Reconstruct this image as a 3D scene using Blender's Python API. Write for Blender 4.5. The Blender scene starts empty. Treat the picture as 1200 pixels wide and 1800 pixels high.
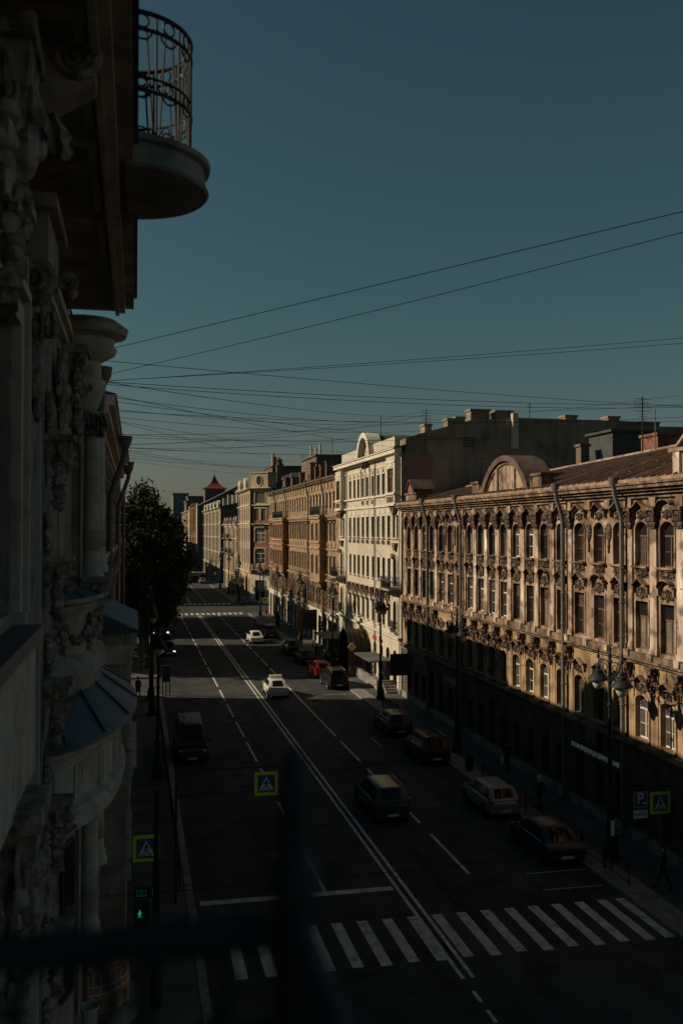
import bpy, bmesh, math, random
from mathutils import Matrix, Vector
R_ = random.Random(7)
S = bpy.context.scene
COL = S.collection
rad = math.radians

# ------------------------------------------------------------------ camera, sky, sun, exposure
cd = bpy.data.cameras.new('camera'); cam = bpy.data.objects.new('camera', cd); COL.objects.link(cam)
cd.sensor_fit = 'VERTICAL'; cd.sensor_height = 36.0; cd.sensor_width = 24.0
cd.lens = 1680 / 1800 * 36
cam.location = (0, 0, 14)
cam.rotation_euler = (rad(90 + 1.067), 0, rad(-12.127))
cd.clip_start = 0.05; cd.clip_end = 6000
cd.dof.use_dof = True; cd.dof.focus_distance = 75; cd.dof.aperture_fstop = 1.7
S.camera = cam

SUN_D = Vector((1, -0.29, -0.585)).normalized()          # the way the light travels
world = bpy.data.worlds.new('World'); S.world = world; world.use_nodes = True
wn = world.node_tree; bg = wn.nodes['Background']
sky = wn.nodes.new('ShaderNodeTexSky'); sky.sky_type = 'NISHITA'; sky.sun_disc = False
sky.sun_elevation = math.asin(-SUN_D.z)
sky.sun_rotation = math.atan2(-SUN_D.x, -SUN_D.y)
sky.altitude = 0; sky.air_density = 1.0; sky.dust_density = 0.8; sky.ozone_density = 1.2
hs = wn.nodes.new('ShaderNodeMix'); hs.data_type = 'RGBA'; hs.blend_type = 'MULTIPLY'; hs.inputs[0].default_value = 1.0
# the photograph's teal cast, turning to warm grey near the horizon all round
stc = wn.nodes.new('ShaderNodeTexCoord'); ssp = wn.nodes.new('ShaderNodeSeparateXYZ'); scr = wn.nodes.new('ShaderNodeValToRGB')
wn.links.new(stc.outputs['Generated'], ssp.inputs[0]); wn.links.new(ssp.outputs['Z'], scr.inputs[0]); wn.links.new(scr.outputs[0], hs.inputs[7])
scr.color_ramp.elements[0].position = 0.02; scr.color_ramp.elements[0].color = (0.98, 0.92, 0.90, 1)
scr.color_ramp.elements[1].position = 0.22; scr.color_ramp.elements[1].color = (0.76, 1.09, 0.88, 1)
wn.links.new(sky.outputs[0], hs.inputs[6]); wn.links.new(hs.outputs[2], bg.inputs[0])
bg.inputs[1].default_value = 0.031
sl = bpy.data.lights.new('sun', 'SUN'); sl.energy = 5.0; sl.angle = rad(0.53); sl.color = (1.0, 0.81, 0.57)
so = bpy.data.objects.new('sun', sl); COL.objects.link(so)
so.rotation_euler = SUN_D.to_track_quat('-Z', 'Y').to_euler(); so.location = (-40, 12, 60)
S.view_settings.view_transform = 'Standard'; S.view_settings.look = 'None'
S.view_settings.exposure = -0.10; S.view_settings.gamma = 1
S.view_settings.use_curve_mapping = False
S.cycles.use_denoising = True
S.cycles.max_bounces = 6; S.cycles.diffuse_bounces = 3; S.cycles.glossy_bounces = 3
S.cycles.transparent_max_bounces = 6; S.cycles.caustics_reflective = False; S.cycles.caustics_refractive = False

# ------------------------------------------------------------------ materials
MATS = {}
def _nodes(name):
    m = bpy.data.materials.new(name); m.use_nodes = True
    t = m.node_tree; b = t.nodes['Principled BSDF']
    return m, t, b
def mat(name, cols, rough=0.8, scale=1.0, bump=0.0, bscale=30.0, metal=0.0, spec=0.4, streak=0.0, emit=None, stretch=(1, 1, 1), lo=0.35, hi=0.65, dirt=None, coat=0.0):
    """Colour from noise between cols, optional vertical rain streaks, blotchy dirt and a fine bump; all in world metres."""
    if name in MATS: return MATS[name]
    m, t, b = _nodes(name); N = t.nodes.new; L = t.links.new
    b.inputs['Roughness'].default_value = rough; b.inputs['Metallic'].default_value = metal
    b.inputs['Specular IOR Level'].default_value = spec
    b.inputs['Coat Weight'].default_value = coat
    if isinstance(cols[0], (int, float)): cols = [cols]
    geo = N('ShaderNodeNewGeometry'); mp = N('ShaderNodeMapping'); mp.inputs['Scale'].default_value = stretch
    L(geo.outputs['Position'], mp.inputs['Vector'])
    if len(cols) == 1:
        rgb = N('ShaderNodeRGB'); rgb.outputs[0].default_value = (*cols[0], 1); out = rgb.outputs[0]
    else:
        nz = N('ShaderNodeTexNoise'); nz.inputs['Scale'].default_value = scale; nz.inputs['Detail'].default_value = 6
        nz.inputs['Roughness'].default_value = 0.62
        L(mp.outputs[0], nz.inputs['Vector'])
        cr = N('ShaderNodeValToRGB'); e = cr.color_ramp.elements
        n = len(cols)
        e[0].position = lo; e[0].color = (*cols[0], 1); e[1].position = hi; e[1].color = (*cols[-1], 1)
        for i in range(1, n - 1):
            q = e.new(lo + (hi - lo) * i / (n - 1)); q.color = (*cols[i], 1)
        L(nz.outputs['Fac'], cr.inputs[0]); out = cr.outputs[0]
    def mul(out, fac_out, col):
        mx = N('ShaderNodeMix'); mx.data_type = 'RGBA'; mx.blend_type = 'MIX'
        L(fac_out, mx.inputs[0]); L(out, mx.inputs[6]); mx.inputs[7].default_value = (*col, 1)
        return mx.outputs[2]
    def mask(sc, st, lo, hi, amount):
        mp2 = N('ShaderNodeMapping'); mp2.inputs['Scale'].default_value = st; L(geo.outputs['Position'], mp2.inputs['Vector'])
        n2 = N('ShaderNodeTexNoise'); n2.inputs['Scale'].default_value = sc; n2.inputs['Detail'].default_value = 5
        L(mp2.outputs[0], n2.inputs['Vector'])
        mr = N('ShaderNodeMapRange'); mr.inputs[1].default_value = lo; mr.inputs[2].default_value = hi
        mr.inputs[4].default_value = amount; L(n2.outputs['Fac'], mr.inputs[0]); return mr.outputs[0]
    dk = tuple(c * 0.42 for c in cols[0])
    if streak > 0: out = mul(out, mask(2.2, (1, 1, 0.10), 0.48, 0.68, streak), dk)
    if dirt: out = mul(out, mask(dirt[0], (1, 1, 1), 0.5, dirt[2] if len(dirt) > 2 else 0.62, dirt[1]), dirt[3] if len(dirt) > 3 else dk)
    L(out, b.inputs['Base Color'])
    if bump > 0:
        n3 = N('ShaderNodeTexNoise'); n3.inputs['Scale'].default_value = bscale; n3.inputs['Detail'].default_value = 4
        L(geo.outputs['Position'], n3.inputs['Vector'])
        bp = N('ShaderNodeBump'); bp.inputs['Strength'].default_value = bump; bp.inputs['Distance'].default_value = 0.03
        L(n3.outputs['Fac'], bp.inputs['Height']); L(bp.outputs[0], b.inputs['Normal'])
    if emit:
        b.inputs['Emission Color'].default_value = (*emit[:3], 1); b.inputs['Emission Strength'].default_value = emit[3]
    MATS[name] = m; return m

asphalt = mat('asphalt', [(0.036, 0.042, 0.047), (0.050, 0.056, 0.060), (0.066, 0.070, 0.072)], 0.9, 0.25, 0.35, 25, spec=0.15, stretch=(1.6, 0.35, 1), dirt=(0.6, 0.5))
walk = mat('pavement_asphalt', [(0.060, 0.063, 0.064), (0.085, 0.088, 0.088)], 0.8, 0.5, 0.3, 20, dirt=(0.8, 0.5))
granite = mat('granite', [(0.17, 0.16, 0.15), (0.27, 0.25, 0.22)], 0.8, 3, 0.3, 15, dirt=(1.2, 0.5))
paint_white = mat('road_paint', [(0.44, 0.42, 0.38), (0.66, 0.63, 0.57)], 0.7, 2.0, 0.2, 30, dirt=(2.6, 0.6, 0.68, (0.16, 0.16, 0.16)))
earth = mat('ground', [(0.06, 0.06, 0.05), (0.09, 0.085, 0.075)], 0.95, 0.1)
# old pink plaster: pale flaked patches, soot
plaster_old = mat('old_plaster', [(0.095, 0.062, 0.045), (0.22, 0.148, 0.108), (0.31, 0.218, 0.160), (0.40, 0.30, 0.23), (0.66, 0.59, 0.49)], 0.9, 0.55, 0.6, 14, streak=0.7, stretch=(1, 1, 0.45), lo=0.32, hi=0.70, dirt=(1.1, 0.75, 0.62))
plaster_pil = mat('pilaster_plaster', [(0.17, 0.12, 0.095), (0.40, 0.295, 0.235), (0.52, 0.41, 0.335), (0.78, 0.71, 0.62)], 0.9, 0.7, 0.6, 14, streak=0.75, stretch=(1, 1, 0.3), lo=0.32, hi=0.68, dirt=(1.3, 0.75, 0.60))
plaster_sooty = mat('sooty_plaster', [(0.075, 0.053, 0.039), (0.155, 0.110, 0.078), (0.24, 0.170, 0.118), (0.34, 0.25, 0.175)], 0.92, 0.8, 0.5, 14, streak=0.6, dirt=(2.0, 0.7))
ornament_m = mat('sooty_stucco_ornament', [(0.040, 0.029, 0.022), (0.10, 0.070, 0.050), (0.24, 0.172, 0.125)], 0.92, 4.0, 0.4, 25, dirt=(5.0, 0.6))
ochre_low = mat('ochre_plaster', [(0.22, 0.150, 0.085), (0.33, 0.23, 0.135), (0.40, 0.29, 0.18)], 0.92, 0.6, 0.4, 14, streak=0.6, dirt=(1.5, 0.6))
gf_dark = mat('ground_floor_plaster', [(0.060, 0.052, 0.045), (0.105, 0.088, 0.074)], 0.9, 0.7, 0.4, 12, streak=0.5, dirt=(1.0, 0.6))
cream = mat('cream_plaster', [(0.40, 0.365, 0.295), (0.455, 0.42, 0.34), (0.495, 0.455, 0.375)], 0.85, 0.35, 0.25, 14, streak=0.30, stretch=(1, 1, 0.4))
cream_trim = mat('cream_trim', [(0.53, 0.495, 0.42), (0.61, 0.575, 0.50)], 0.85, 0.8, 0.2, 20, streak=0.25)
firewall_m = mat('firewall_plaster', [(0.20, 0.155, 0.11), (0.27, 0.21, 0.15), (0.32, 0.26, 0.19)], 0.9, 0.18, 0.3, 8, streak=0.45, dirt=(0.35, 0.5))
firewall_pink = mat('firewall_pink', [(0.23, 0.13, 0.11), (0.29, 0.17, 0.14)], 0.9, 0.2, 0.3, 8)
brown = mat('brown_plaster', [(0.19, 0.125, 0.078), (0.29, 0.195, 0.125), (0.37, 0.26, 0.17)], 0.9, 0.8, 0.4, 12, streak=0.45, dirt=(1.5, 0.5))
brown_trim = mat('brown_trim', [(0.28, 0.20, 0.13), (0.42, 0.31, 0.21)], 0.9, 1.5, 0.3, 16, dirt=(2.0, 0.5))
redbrick = mat('red_brick_wall', [(0.16, 0.070, 0.046), (0.25, 0.115, 0.078)], 0.9, 1.4, 0.4, 10, dirt=(1.2, 0.5))
tan_m = mat('tan_plaster', [(0.34, 0.255, 0.155), (0.45, 0.345, 0.22)], 0.9, 0.5, 0.3, 12, streak=0.35, dirt=(1.0, 0.4))
grey_m = mat('grey_plaster', [(0.29, 0.25, 0.20), (0.40, 0.35, 0.28)], 0.9, 0.4, 0.3, 12, streak=0.35)
pale_m = mat('pale_trim', [(0.46, 0.40, 0.31), (0.58, 0.51, 0.41)], 0.9, 0.8, 0.2, 12)
orange_m = mat('terracotta_plaster', [(0.30, 0.15, 0.085), (0.40, 0.22, 0.13)], 0.9, 0.5, 0.3, 12, streak=0.4)
dark_wall = mat('dark_firewall', [(0.10, 0.075, 0.062), (0.15, 0.115, 0.095)], 0.92, 0.2, 0.3, 8, streak=0.4)
left_m = mat('left_stone', [(0.31, 0.250, 0.195), (0.44, 0.36, 0.285)], 0.88, 1.2, 0.5, 20, streak=0.5, dirt=(2.0, 0.5))
left_trim = mat('left_trim', [(0.48, 0.40, 0.32), (0.60, 0.51, 0.42)], 0.85, 2.0, 0.3, 25, streak=0.4, dirt=(3.0, 0.4))
left_dark = mat('left_rough_stone', [(0.14, 0.13, 0.115), (0.36, 0.33, 0.30)], 0.95, 6.0, 1.0, 14, dirt=(3.0, 0.6))
left_orn = mat('left_carving', [(0.15, 0.122, 0.098), (0.44, 0.365, 0.295)], 0.9, 5.0, 0.6, 30, dirt=(6.0, 0.7))
tin = mat('teal_tin_roof', [(0.075, 0.095, 0.105), (0.115, 0.14, 0.15)], 0.55, 1.0, 0.15, 6, metal=0.3, dirt=(1.5, 0.4))
slab_m = mat('balcony_concrete', [(0.22, 0.20, 0.18), (0.34, 0.31, 0.27)], 0.9, 2.5, 0.4, 20, streak=0.7)
rust1 = mat('rusty_roof', [(0.11, 0.058, 0.044), (0.22, 0.112, 0.076), (0.32, 0.175, 0.12)], 0.7, 1.2, 0.3, 10, metal=0.1, dirt=(0.9, 0.6))
rust2 = mat('rusty_roof_dark', [(0.075, 0.055, 0.048), (0.16, 0.105, 0.082)], 0.7, 1.2, 0.3, 10, metal=0.1, dirt=(0.9, 0.6))
rust3 = mat('rusty_roof_pale', [(0.20, 0.14, 0.105), (0.36, 0.25, 0.19)], 0.7, 1.5, 0.3, 10, metal=0.1, dirt=(1.2, 0.6))
roof_grey = mat('grey_roof', [(0.07, 0.07, 0.07), (0.12, 0.118, 0.11)], 0.6, 0.6, 0.2, 8, metal=0.2)
roof_red = mat('red_tin_roof', [(0.13, 0.035, 0.03), (0.18, 0.05, 0.04)], 0.6, 0.6, 0.2, 8)
brick_m = mat('chimney_brick', [(0.14, 0.065, 0.045), (0.24, 0.115, 0.075)], 0.9, 3, 0.5, 12, dirt=(2.0, 0.6))
pipe_m = mat('zinc_pipe', [(0.10, 0.098, 0.088), (0.185, 0.18, 0.16)], 0.6, 3, 0.1, 20, metal=0.1, dirt=(3.0, 0.5))
iron = mat('black_iron', [(0.012, 0.017, 0.020), (0.020, 0.027, 0.030)], 0.6, 8, spec=0.25)
rail_paint = mat('blue_green_rail_paint', [(0.028, 0.046, 0.054), (0.042, 0.064, 0.074)], 0.7, 8, spec=0.2)
iron_blue = mat('dark_painted_iron', [(0.015, 0.022, 0.026), (0.025, 0.034, 0.038)], 0.45, 8)
cable_m = mat('cable_rubber', [(0.008, 0.008, 0.009)], 0.9, spec=0.05)
glass_d = mat('window_glass', [(0.012, 0.014, 0.016), (0.022, 0.024, 0.026)], 0.06, 0.6, spec=0.5)
glass_c = mat('curtained_glass', [(0.045, 0.043, 0.040), (0.10, 0.092, 0.082)], 0.10, 1.2, spec=0.5)
glass_p = mat('pale_blind_glass', [(0.14, 0.13, 0.115), (0.22, 0.20, 0.17)], 0.12, 1.0, spec=0.5)
fr_white = mat('white_frame', [(0.52, 0.50, 0.46), (0.66, 0.64, 0.60)], 0.6, 6)
fr_brown = mat('brown_frame', [(0.10, 0.048, 0.032), (0.17, 0.085, 0.055)], 0.7, 6)
fr_dark = mat('dark_frame', [(0.05, 0.042, 0.036), (0.085, 0.07, 0.06)], 0.7, 6)
rail_sunlit = mat('sunlit_rail_colour', [(0.62, 0.27, 0.14), (0.78, 0.38, 0.22)], 0.5, 9)  # orange of reflected sunlight on the low railing, put into its base colour
lamp_glass = mat('lantern_glass', [(0.42, 0.40, 0.36), (0.52, 0.50, 0.45)], 0.15, 6, spec=0.6)
sign_blue = mat('sign_blue', [(0.018, 0.09, 0.20)], 0.5)
sign_yel = mat('sign_yellow_green', [(0.78, 0.72, 0.04)], 0.5)
sign_white = mat('sign_white', [(0.72, 0.72, 0.70)], 0.5)
sign_black = mat('sign_black', [(0.01, 0.01, 0.01)], 0.6)
sign_orange = mat('sign_orange', [(0.62, 0.27, 0.06)], 0.5)
sign_red = mat('sign_red', [(0.50, 0.03, 0.03)], 0.5)
board_dark = mat('board_dark', [(0.035, 0.042, 0.045), (0.06, 0.068, 0.07)], 0.6, 2)
wood = mat('brown_board', [(0.13, 0.065, 0.04), (0.20, 0.105, 0.065)], 0.7, 3, stretch=(1, 1, 0.2))
bark = mat('bark', [(0.045, 0.036, 0.028), (0.09, 0.074, 0.058)], 0.95, 3, 0.8, 10, stretch=(1, 1, 0.25))
rubber = mat('tyre_rubber', [(0.012, 0.012, 0.012)], 0.85)
alloy = mat('alloy_rim', [(0.35, 0.35, 0.35), (0.5, 0.5, 0.5)], 0.35, 9, metal=0.8)
car_glass = mat('car_glass', [(0.010, 0.012, 0.014)], 0.06, spec=0.25)
tail_red = mat('tail_lamp_red', [(0.40, 0.015, 0.02)], 0.2, spec=0.6)
brake_on = mat('lit_brake_lamp', [(0.5, 0.02, 0.02)], 0.3, emit=(1.0, 0.05, 0.08, 0.12))
head_on = mat('lit_headlamp', [(0.8, 0.8, 0.78)], 0.2, emit=(1.0, 0.95, 0.86, 2.2))
head_off = mat('headlamp', [(0.45, 0.45, 0.45)], 0.1, spec=0.7)
plate_m = mat('number_plate', [(0.55, 0.55, 0.53)], 0.5)
black_trim = mat('black_plastic', [(0.018, 0.018, 0.019)], 0.6)
def leaf_mat(name, cols):
    m, t, b = _nodes(name); N = t.nodes.new; L = t.links.new
    geo = N('ShaderNodeNewGeometry'); nz = N('ShaderNodeTexNoise'); nz.inputs['Scale'].default_value = 0.55; nz.inputs['Detail'].default_value = 5
    L(geo.outputs['Position'], nz.inputs['Vector'])
    cr = N('ShaderNodeValToRGB'); cr.color_ramp.elements[0].color = (*cols[0], 1); cr.color_ramp.elements[1].color = (*cols[1], 1)
    cr.color_ramp.elements[0].position = 0.3; cr.color_ramp.elements[1].position = 0.7
    L(nz.outputs['Fac'], cr.inputs[0]); L(cr.outputs[0], b.inputs['Base Color'])
    b.inputs['Roughness'].default_value = 0.85; b.inputs['Specular IOR Level'].default_value = 0.1
    return m
leaf1 = leaf_mat('foliage_dark', [(0.015, 0.024, 0.013), (0.036, 0.045, 0.022)])
leaf2 = leaf_mat('foliage_mid', [(0.018, 0.026, 0.014), (0.042, 0.050, 0.024)])
PAINT = {}
def paint(key, c, rough=0.3, spec=0.3, metal=0.0):
    if key not in PAINT:
        PAINT[key] = mat('car_paint_' + key, [tuple(x * 0.9 for x in c), c], rough, 0.8, spec=spec, metal=metal, coat=0.15, dirt=(3.0, 0.25))
    return PAINT[key]
CLOTH = {}
def cloth(c):
    k = tuple(c)
    if k not in CLOTH: CLOTH[k] = mat('cloth_%d' % len(CLOTH), [tuple(x * 0.8 for x in c), c], 0.9, 12)
    return CLOTH[k]

# ------------------------------------------------------------------ mesh helpers
class MB:
    def __init__(s): s.v = []; s.f = []; s.sm = []; s.mi = []; s.cur = 0
    def add(s, pts, faces, smooth=False):
        o = len(s.v); s.v += [tuple(p) for p in pts]
        for f in faces:
            s.f.append(tuple(i + o for i in f)); s.sm.append(smooth); s.mi.append(s.cur)
        return s
    def quad(s, *p): return s.add(p, [tuple(range(len(p)))])
    def box(s, x0, x1, y0, y1, z0, z1):
        p = [(x0, y0, z0), (x1, y0, z0), (x1, y1, z0), (x0, y1, z0), (x0, y0, z1), (x1, y0, z1), (x1, y1, z1), (x0, y1, z1)]
        return s.add(p, [(0, 3, 2, 1), (4, 5, 6, 7), (0, 1, 5, 4), (1, 2, 6, 5), (2, 3, 7, 6), (3, 0, 4, 7)])
    def frust(s, c, b, t, z0, z1):                      # tapered box, half sizes b and t
        x, y = c; p = []
        for (hx, hy), z in ((b, z0), (t, z1)):
            p += [(x - hx, y - hy, z), (x + hx, y - hy, z), (x + hx, y + hy, z), (x - hx, y + hy, z)]
        return s.add(p, [(0, 3, 2, 1), (4, 5, 6, 7), (0, 1, 5, 4), (1, 2, 6, 5), (2, 3, 7, 6), (3, 0, 4, 7)])
    def extr(s, poly, a, b, fn):                        # polygon extruded between a and b; fn(p, q, t) -> xyz
        n = len(poly); p = [fn(u, w, a) for u, w in poly] + [fn(u, w, b) for u, w in poly]
        fs = [tuple(range(n - 1, -1, -1)), tuple(range(n, 2 * n))]
        fs += [(i, (i + 1) % n, n + (i + 1) % n, n + i) for i in range(n)]
        return s.add(p, fs)
    def xz(s, poly, y0, y1): return s.extr(poly, y0, y1, lambda u, w, t: (u, t, w))
    def yz(s, poly, x0, x1): return s.extr(poly, x0, x1, lambda u, w, t: (t, u, w))
    def xy(s, poly, z0, z1): return s.extr(poly, z0, z1, lambda u, w, t: (u, w, t))
    def tube(s, path, r, n=8, cap=True, smooth=True):
        P = [Vector(p) for p in path]; m = len(P); rr = r if isinstance(r, (list, tuple)) else [r] * m
        pts = []; up = None
        for i in range(m):
            d = (P[min(i + 1, m - 1)] - P[max(i - 1, 0)]).normalized()
            if up is None: up = Vector((0, 0, 1)) if abs(d.z) < 0.9 else Vector((1, 0, 0))
            a = d.cross(up)
            if a.length < 1e-4: a = d.cross(Vector((0, 1, 0)))
            a.normalize(); b = a.cross(d).normalized(); up = b
            for k in range(n):
                t = 2 * math.pi * k / n; pts.append(P[i] + (a * math.cos(t) + b * math.sin(t)) * rr[i])
        fs = [(i * n + k, i * n + (k + 1) % n, (i + 1) * n + (k + 1) % n, (i + 1) * n + k) for i in range(m - 1) for k in range(n)]
        s.add(pts, fs, smooth)
        if cap: s.add(pts[:n], [tuple(range(n - 1, -1, -1))]); s.add(pts[-n:], [tuple(range(n))])
        return s
    def lathe(s, prof, c=(0, 0, 0), n=16, a0=0.0, a1=2 * math.pi, smooth=True):
        full = abs(a1 - a0 - 2 * math.pi) < 1e-6; k = n if full else n + 1
        pts = []
        for r, z in prof:
            for j in range(k):
                t = a0 + (a1 - a0) * j / n
                pts.append((c[0] + r * math.cos(t), c[1] + r * math.sin(t), c[2] + z))
        fs = []
        for i in range(len(prof) - 1):
            for j in range(n):
                j2 = (j + 1) % k
                fs.append((i * k + j, i * k + j2, (i + 1) * k + j2, (i + 1) * k + j))
        return s.add(pts, fs, smooth)
    def ring(s, c, R, r, ax='y', n=20, m=6, a0=0.0, a1=2 * math.pi):
        pts = []
        for i in range(n + 1):
            t = a0 + (a1 - a0) * i / n
            u, w = R * math.cos(t), R * math.sin(t)
            pts.append({'y': (c[0] + u, c[1], c[2] + w), 'x': (c[0], c[1] + u, c[2] + w), 'z': (c[0] + u, c[1] + w, c[2])}[ax])
        return s.tube(pts, r, m, cap=False)
    def blob(s, c, r, rng=None, j=0.0, n=7, m=5):
        pts = []; rx, ry, rz = r if isinstance(r, (tuple, list)) else (r, r, r)
        for i in range(m + 1):
            ph = math.pi * i / m
            for k in range(n):
                t = 2 * math.pi * k / n; q = 1 + (rng.uniform(-j, j) if rng else 0)
                pts.append((c[0] + rx * q * math.sin(ph) * math.cos(t), c[1] + ry * q * math.sin(ph) * math.sin(t), c[2] + rz * q * math.cos(ph)))
        fs = [(i * n + k, (i + 1) * n + k, (i + 1) * n + (k + 1) % n, i * n + (k + 1) % n) for i in range(m) for k in range(n)]
        return s.add(pts, fs, True)
    def strip(s, path, t, y0, y1):                      # moulding that follows a path of (x, z), t thick, from depth y0 to y1
        n = len(path); p = []
        for i, (x, z) in enumerate(path):
            p += [(x, y0, z), (x, y1, z), (x, y1, z + t), (x, y0, z + t)]
        fs = [(0, 1, 2, 3), (4 * n - 4, 4 * n - 1, 4 * n - 2, 4 * n - 3)]
        for i in range(n - 1):
            a = 4 * i; b = a + 4
            fs += [(a, b, b + 1, a + 1), (a + 1, b + 1, b + 2, a + 2), (a + 2, b + 2, b + 3, a + 3), (a + 3, b + 3, b, a)]
        return s.add(p, fs)
    def mesh(s, name, mats):
        me = bpy.data.meshes.new(name); me.from_pydata(s.v, [], s.f)
        for m in (mats if isinstance(mats, (list, tuple)) else [mats]): me.materials.append(m)
        me.polygons.foreach_set('use_smooth', s.sm); sharp = any(s.sm); me.polygons.foreach_set('material_index', s.mi)
        bm = bmesh.new(); bm.from_mesh(me); bmesh.ops.recalc_face_normals(bm, faces=bm.faces); bm.to_mesh(me); bm.free()
        if sharp: me.set_sharp_from_angle(angle=rad(42))
        me.update(); return me
    def build(s, name, mats, parent=None, M=None):
        return put(name, s.mesh(name, mats), parent, M)
def wm(o):
    return wm(o.parent) @ o.matrix_basis if o.parent else o.matrix_basis.copy()
def put(name, me, parent=None, M=None):                  # M is a world matrix
    o = bpy.data.objects.new(name, me); COL.objects.link(o)
    M = M if M is not None else Matrix.Identity(4)
    if parent is not None:
        o.parent = parent; o.matrix_basis = wm(parent).inverted() @ M
    else: o.matrix_basis = M
    return o
def tag(o, label=None, cat=None, group=None, kind=None):
    if label: o['label'] = label
    if cat: o['category'] = cat
    if group: o['group'] = group
    if kind: o['kind'] = kind
    return o
def thing(name, loc, label, cat, group=None, rz=0.0):
    o = bpy.data.objects.new(name, None); COL.objects.link(o); o.empty_display_size = 0.3
    if len(loc) == 2: loc = (loc[0], loc[1], 0)
    o.matrix_basis = Matrix.Translation(loc) @ Matrix.Rotation(rz, 4, 'Z')
    return tag(o, label, cat, group)
def T(x, y, z): return Matrix.Translation((x, y, z))
def RZ(a): return Matrix.Rotation(a, 4, 'Z')
def copy_thing(root, M, label=None, group=None):
    def rec(o, par):
        c = o.copy(); COL.objects.link(c)
        if par is not None: c.parent = par
        for ch in o.children: rec(ch, c)
        return c
    c = rec(root, None); c.matrix_basis = M
    if label: c['label'] = label
    if group: c['group'] = group
    return c
CACHE = {}
def cached(key, fn):
    if key not in CACHE: CACHE[key] = fn()
    return CACHE[key]
ORD = ['first', 'second', 'third', 'fourth', 'fifth', 'sixth', 'seventh', 'eighth', 'ninth', 'tenth', 'eleventh', 'twelfth', 'thirteenth', 'fourteenth', 'fifteenth', 'sixteenth', 'seventeenth', 'eighteenth', 'nineteenth', 'twentieth']
# ------------------------------------------------------------------ facade kit (local x along the wall, -y towards the street, z up)
class Fac:
    def __init__(s, root, o, ang):
        s.root = root; s.M = T(*o) @ RZ(ang)
    def mb(s, mb, name, m, parent=None, x=0, y=0, z=0): return mb.build(name, m, parent or s.root, s.M @ T(x, y, z))
    def put(s, name, me, x, z, y=0.0, sx=1.0, sz=1.0, parent=None):
        return put(name, me, parent or s.root, s.M @ T(x, y, z) @ Matrix.Diagonal((sx, 1, sz, 1)))
def arc_pts(x0, x1, zs, rise, n=8):
    """points of a (segmental) arch from x0 to x1 that springs at zs"""
    w = (x1 - x0) / 2; cx = (x0 + x1) / 2
    if rise >= w * 0.98: return [(cx - w * math.cos(math.pi * i / n), zs + rise * math.sin(math.pi * i / n)) for i in range(n + 1)]
    r = (w * w + rise * rise) / (2 * rise); a = math.asin(min(1, w / r))
    return [(cx + r * math.sin(-a + 2 * a * i / n), zs + rise - r + r * math.cos(-a + 2 * a * i / n)) for i in range(n + 1)]
def wall(mb, x0, x1, z0, z1, ops, rev=0.3, y=0.0):
    ops = [o for o in ops if o[2] >= z0 - 1e-6 and o[3] <= z1 + 1e-6 and o[0] >= x0 and o[1] <= x1]
    xs = sorted({x0, x1, *[v for o in ops for v in o[:2]]}); zs = sorted({z0, z1, *[v for o in ops for v in o[2:4]]})
    xs = [v for v in xs if x0 <= v <= x1]; zs = [v for v in zs if z0 <= v <= z1]
    for j in range(len(zs) - 1):
        zc = (zs[j] + zs[j + 1]) / 2; run = None
        row = [o for o in ops if o[2] < zc < o[3]]
        for i in range(len(xs) - 1):
            xc = (xs[i] + xs[i + 1]) / 2
            hole = any(o[0] < xc < o[1] for o in row)
            if hole:
                if run is not None: mb.quad((run, y, zs[j]), (xs[i], y, zs[j]), (xs[i], y, zs[j + 1]), (run, y, zs[j + 1])); run = None
            elif run is None: run = xs[i]
        if run is not None: mb.quad((run, y, zs[j]), (xs[-1], y, zs[j]), (xs[-1], y, zs[j + 1]), (run, y, zs[j + 1]))
    for o in ops:
        a, b, c, d = o[:4]; rise = o[4] if len(o) > 4 else 0
        zt = d - rise; e = y + rev
        mb.quad((a, y, c), (b, y, c), (b, e, c), (a, e, c)); mb.quad((a, y, c), (a, e, c), (a, e, zt), (a, y, zt))
        mb.quad((b, y, c), (b, y, zt), (b, e, zt), (b, e, c))
        if rise <= 0: mb.quad((a, y, d), (a, e, d), (b, e, d), (b, y, d))
        else:
            P = arc_pts(a, b, zt, rise)
            for (p, q), (p2, q2) in zip(P, P[1:]):
                mb.quad((p, y, q), (p2, y, q2), (p2, y, d), (p, y, d)); mb.quad((p, y, q), (p, e, q), (p2, e, q2), (p2, y, q2))
    return mb
def win_meshes(w, h, style):
    def mk():
        f = MB(); t = 0.07; d = 0.07; tr = h * 0.66
        f.box(-w / 2, -w / 2 + t, -d, 0, 0, h); f.box(w / 2 - t, w / 2, -d, 0, 0, h)
        f.box(-w / 2 + t, w / 2 - t, -d, 0, 0, t); f.box(-w / 2 + t, w / 2 - t, -d, 0, h - t, h)
        f.box(-w / 2 + t, w / 2 - t, -d - .01, 0, tr, tr + t)
        panes = []
        if style == 'cross':
            f.box(-t / 2, t / 2, -d + .004, 0, t, tr)
            if h > 1.6:
                f.box(-w / 2 + t, -t / 2, -d + .02, 0, tr * .5, tr * .5 + .03); f.box(t / 2, w / 2 - t, -d + .02, 0, tr * .5, tr * .5 + .03)
            panes = [(-w / 2 + t, -t / 2, t, tr), (t / 2, w / 2 - t, t, tr), (-w / 2 + t, w / 2 - t, tr + t, h - t)]
        else:
            f.box(-t / 2, t / 2, -d + .004, 0, t, h - t)
            panes = [(-w / 2 + .02, w / 2 - .02, .02, h - .02)]
        return f, panes
    return cached(('win', round(w, 2), round(h, 2), style), mk)
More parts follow.
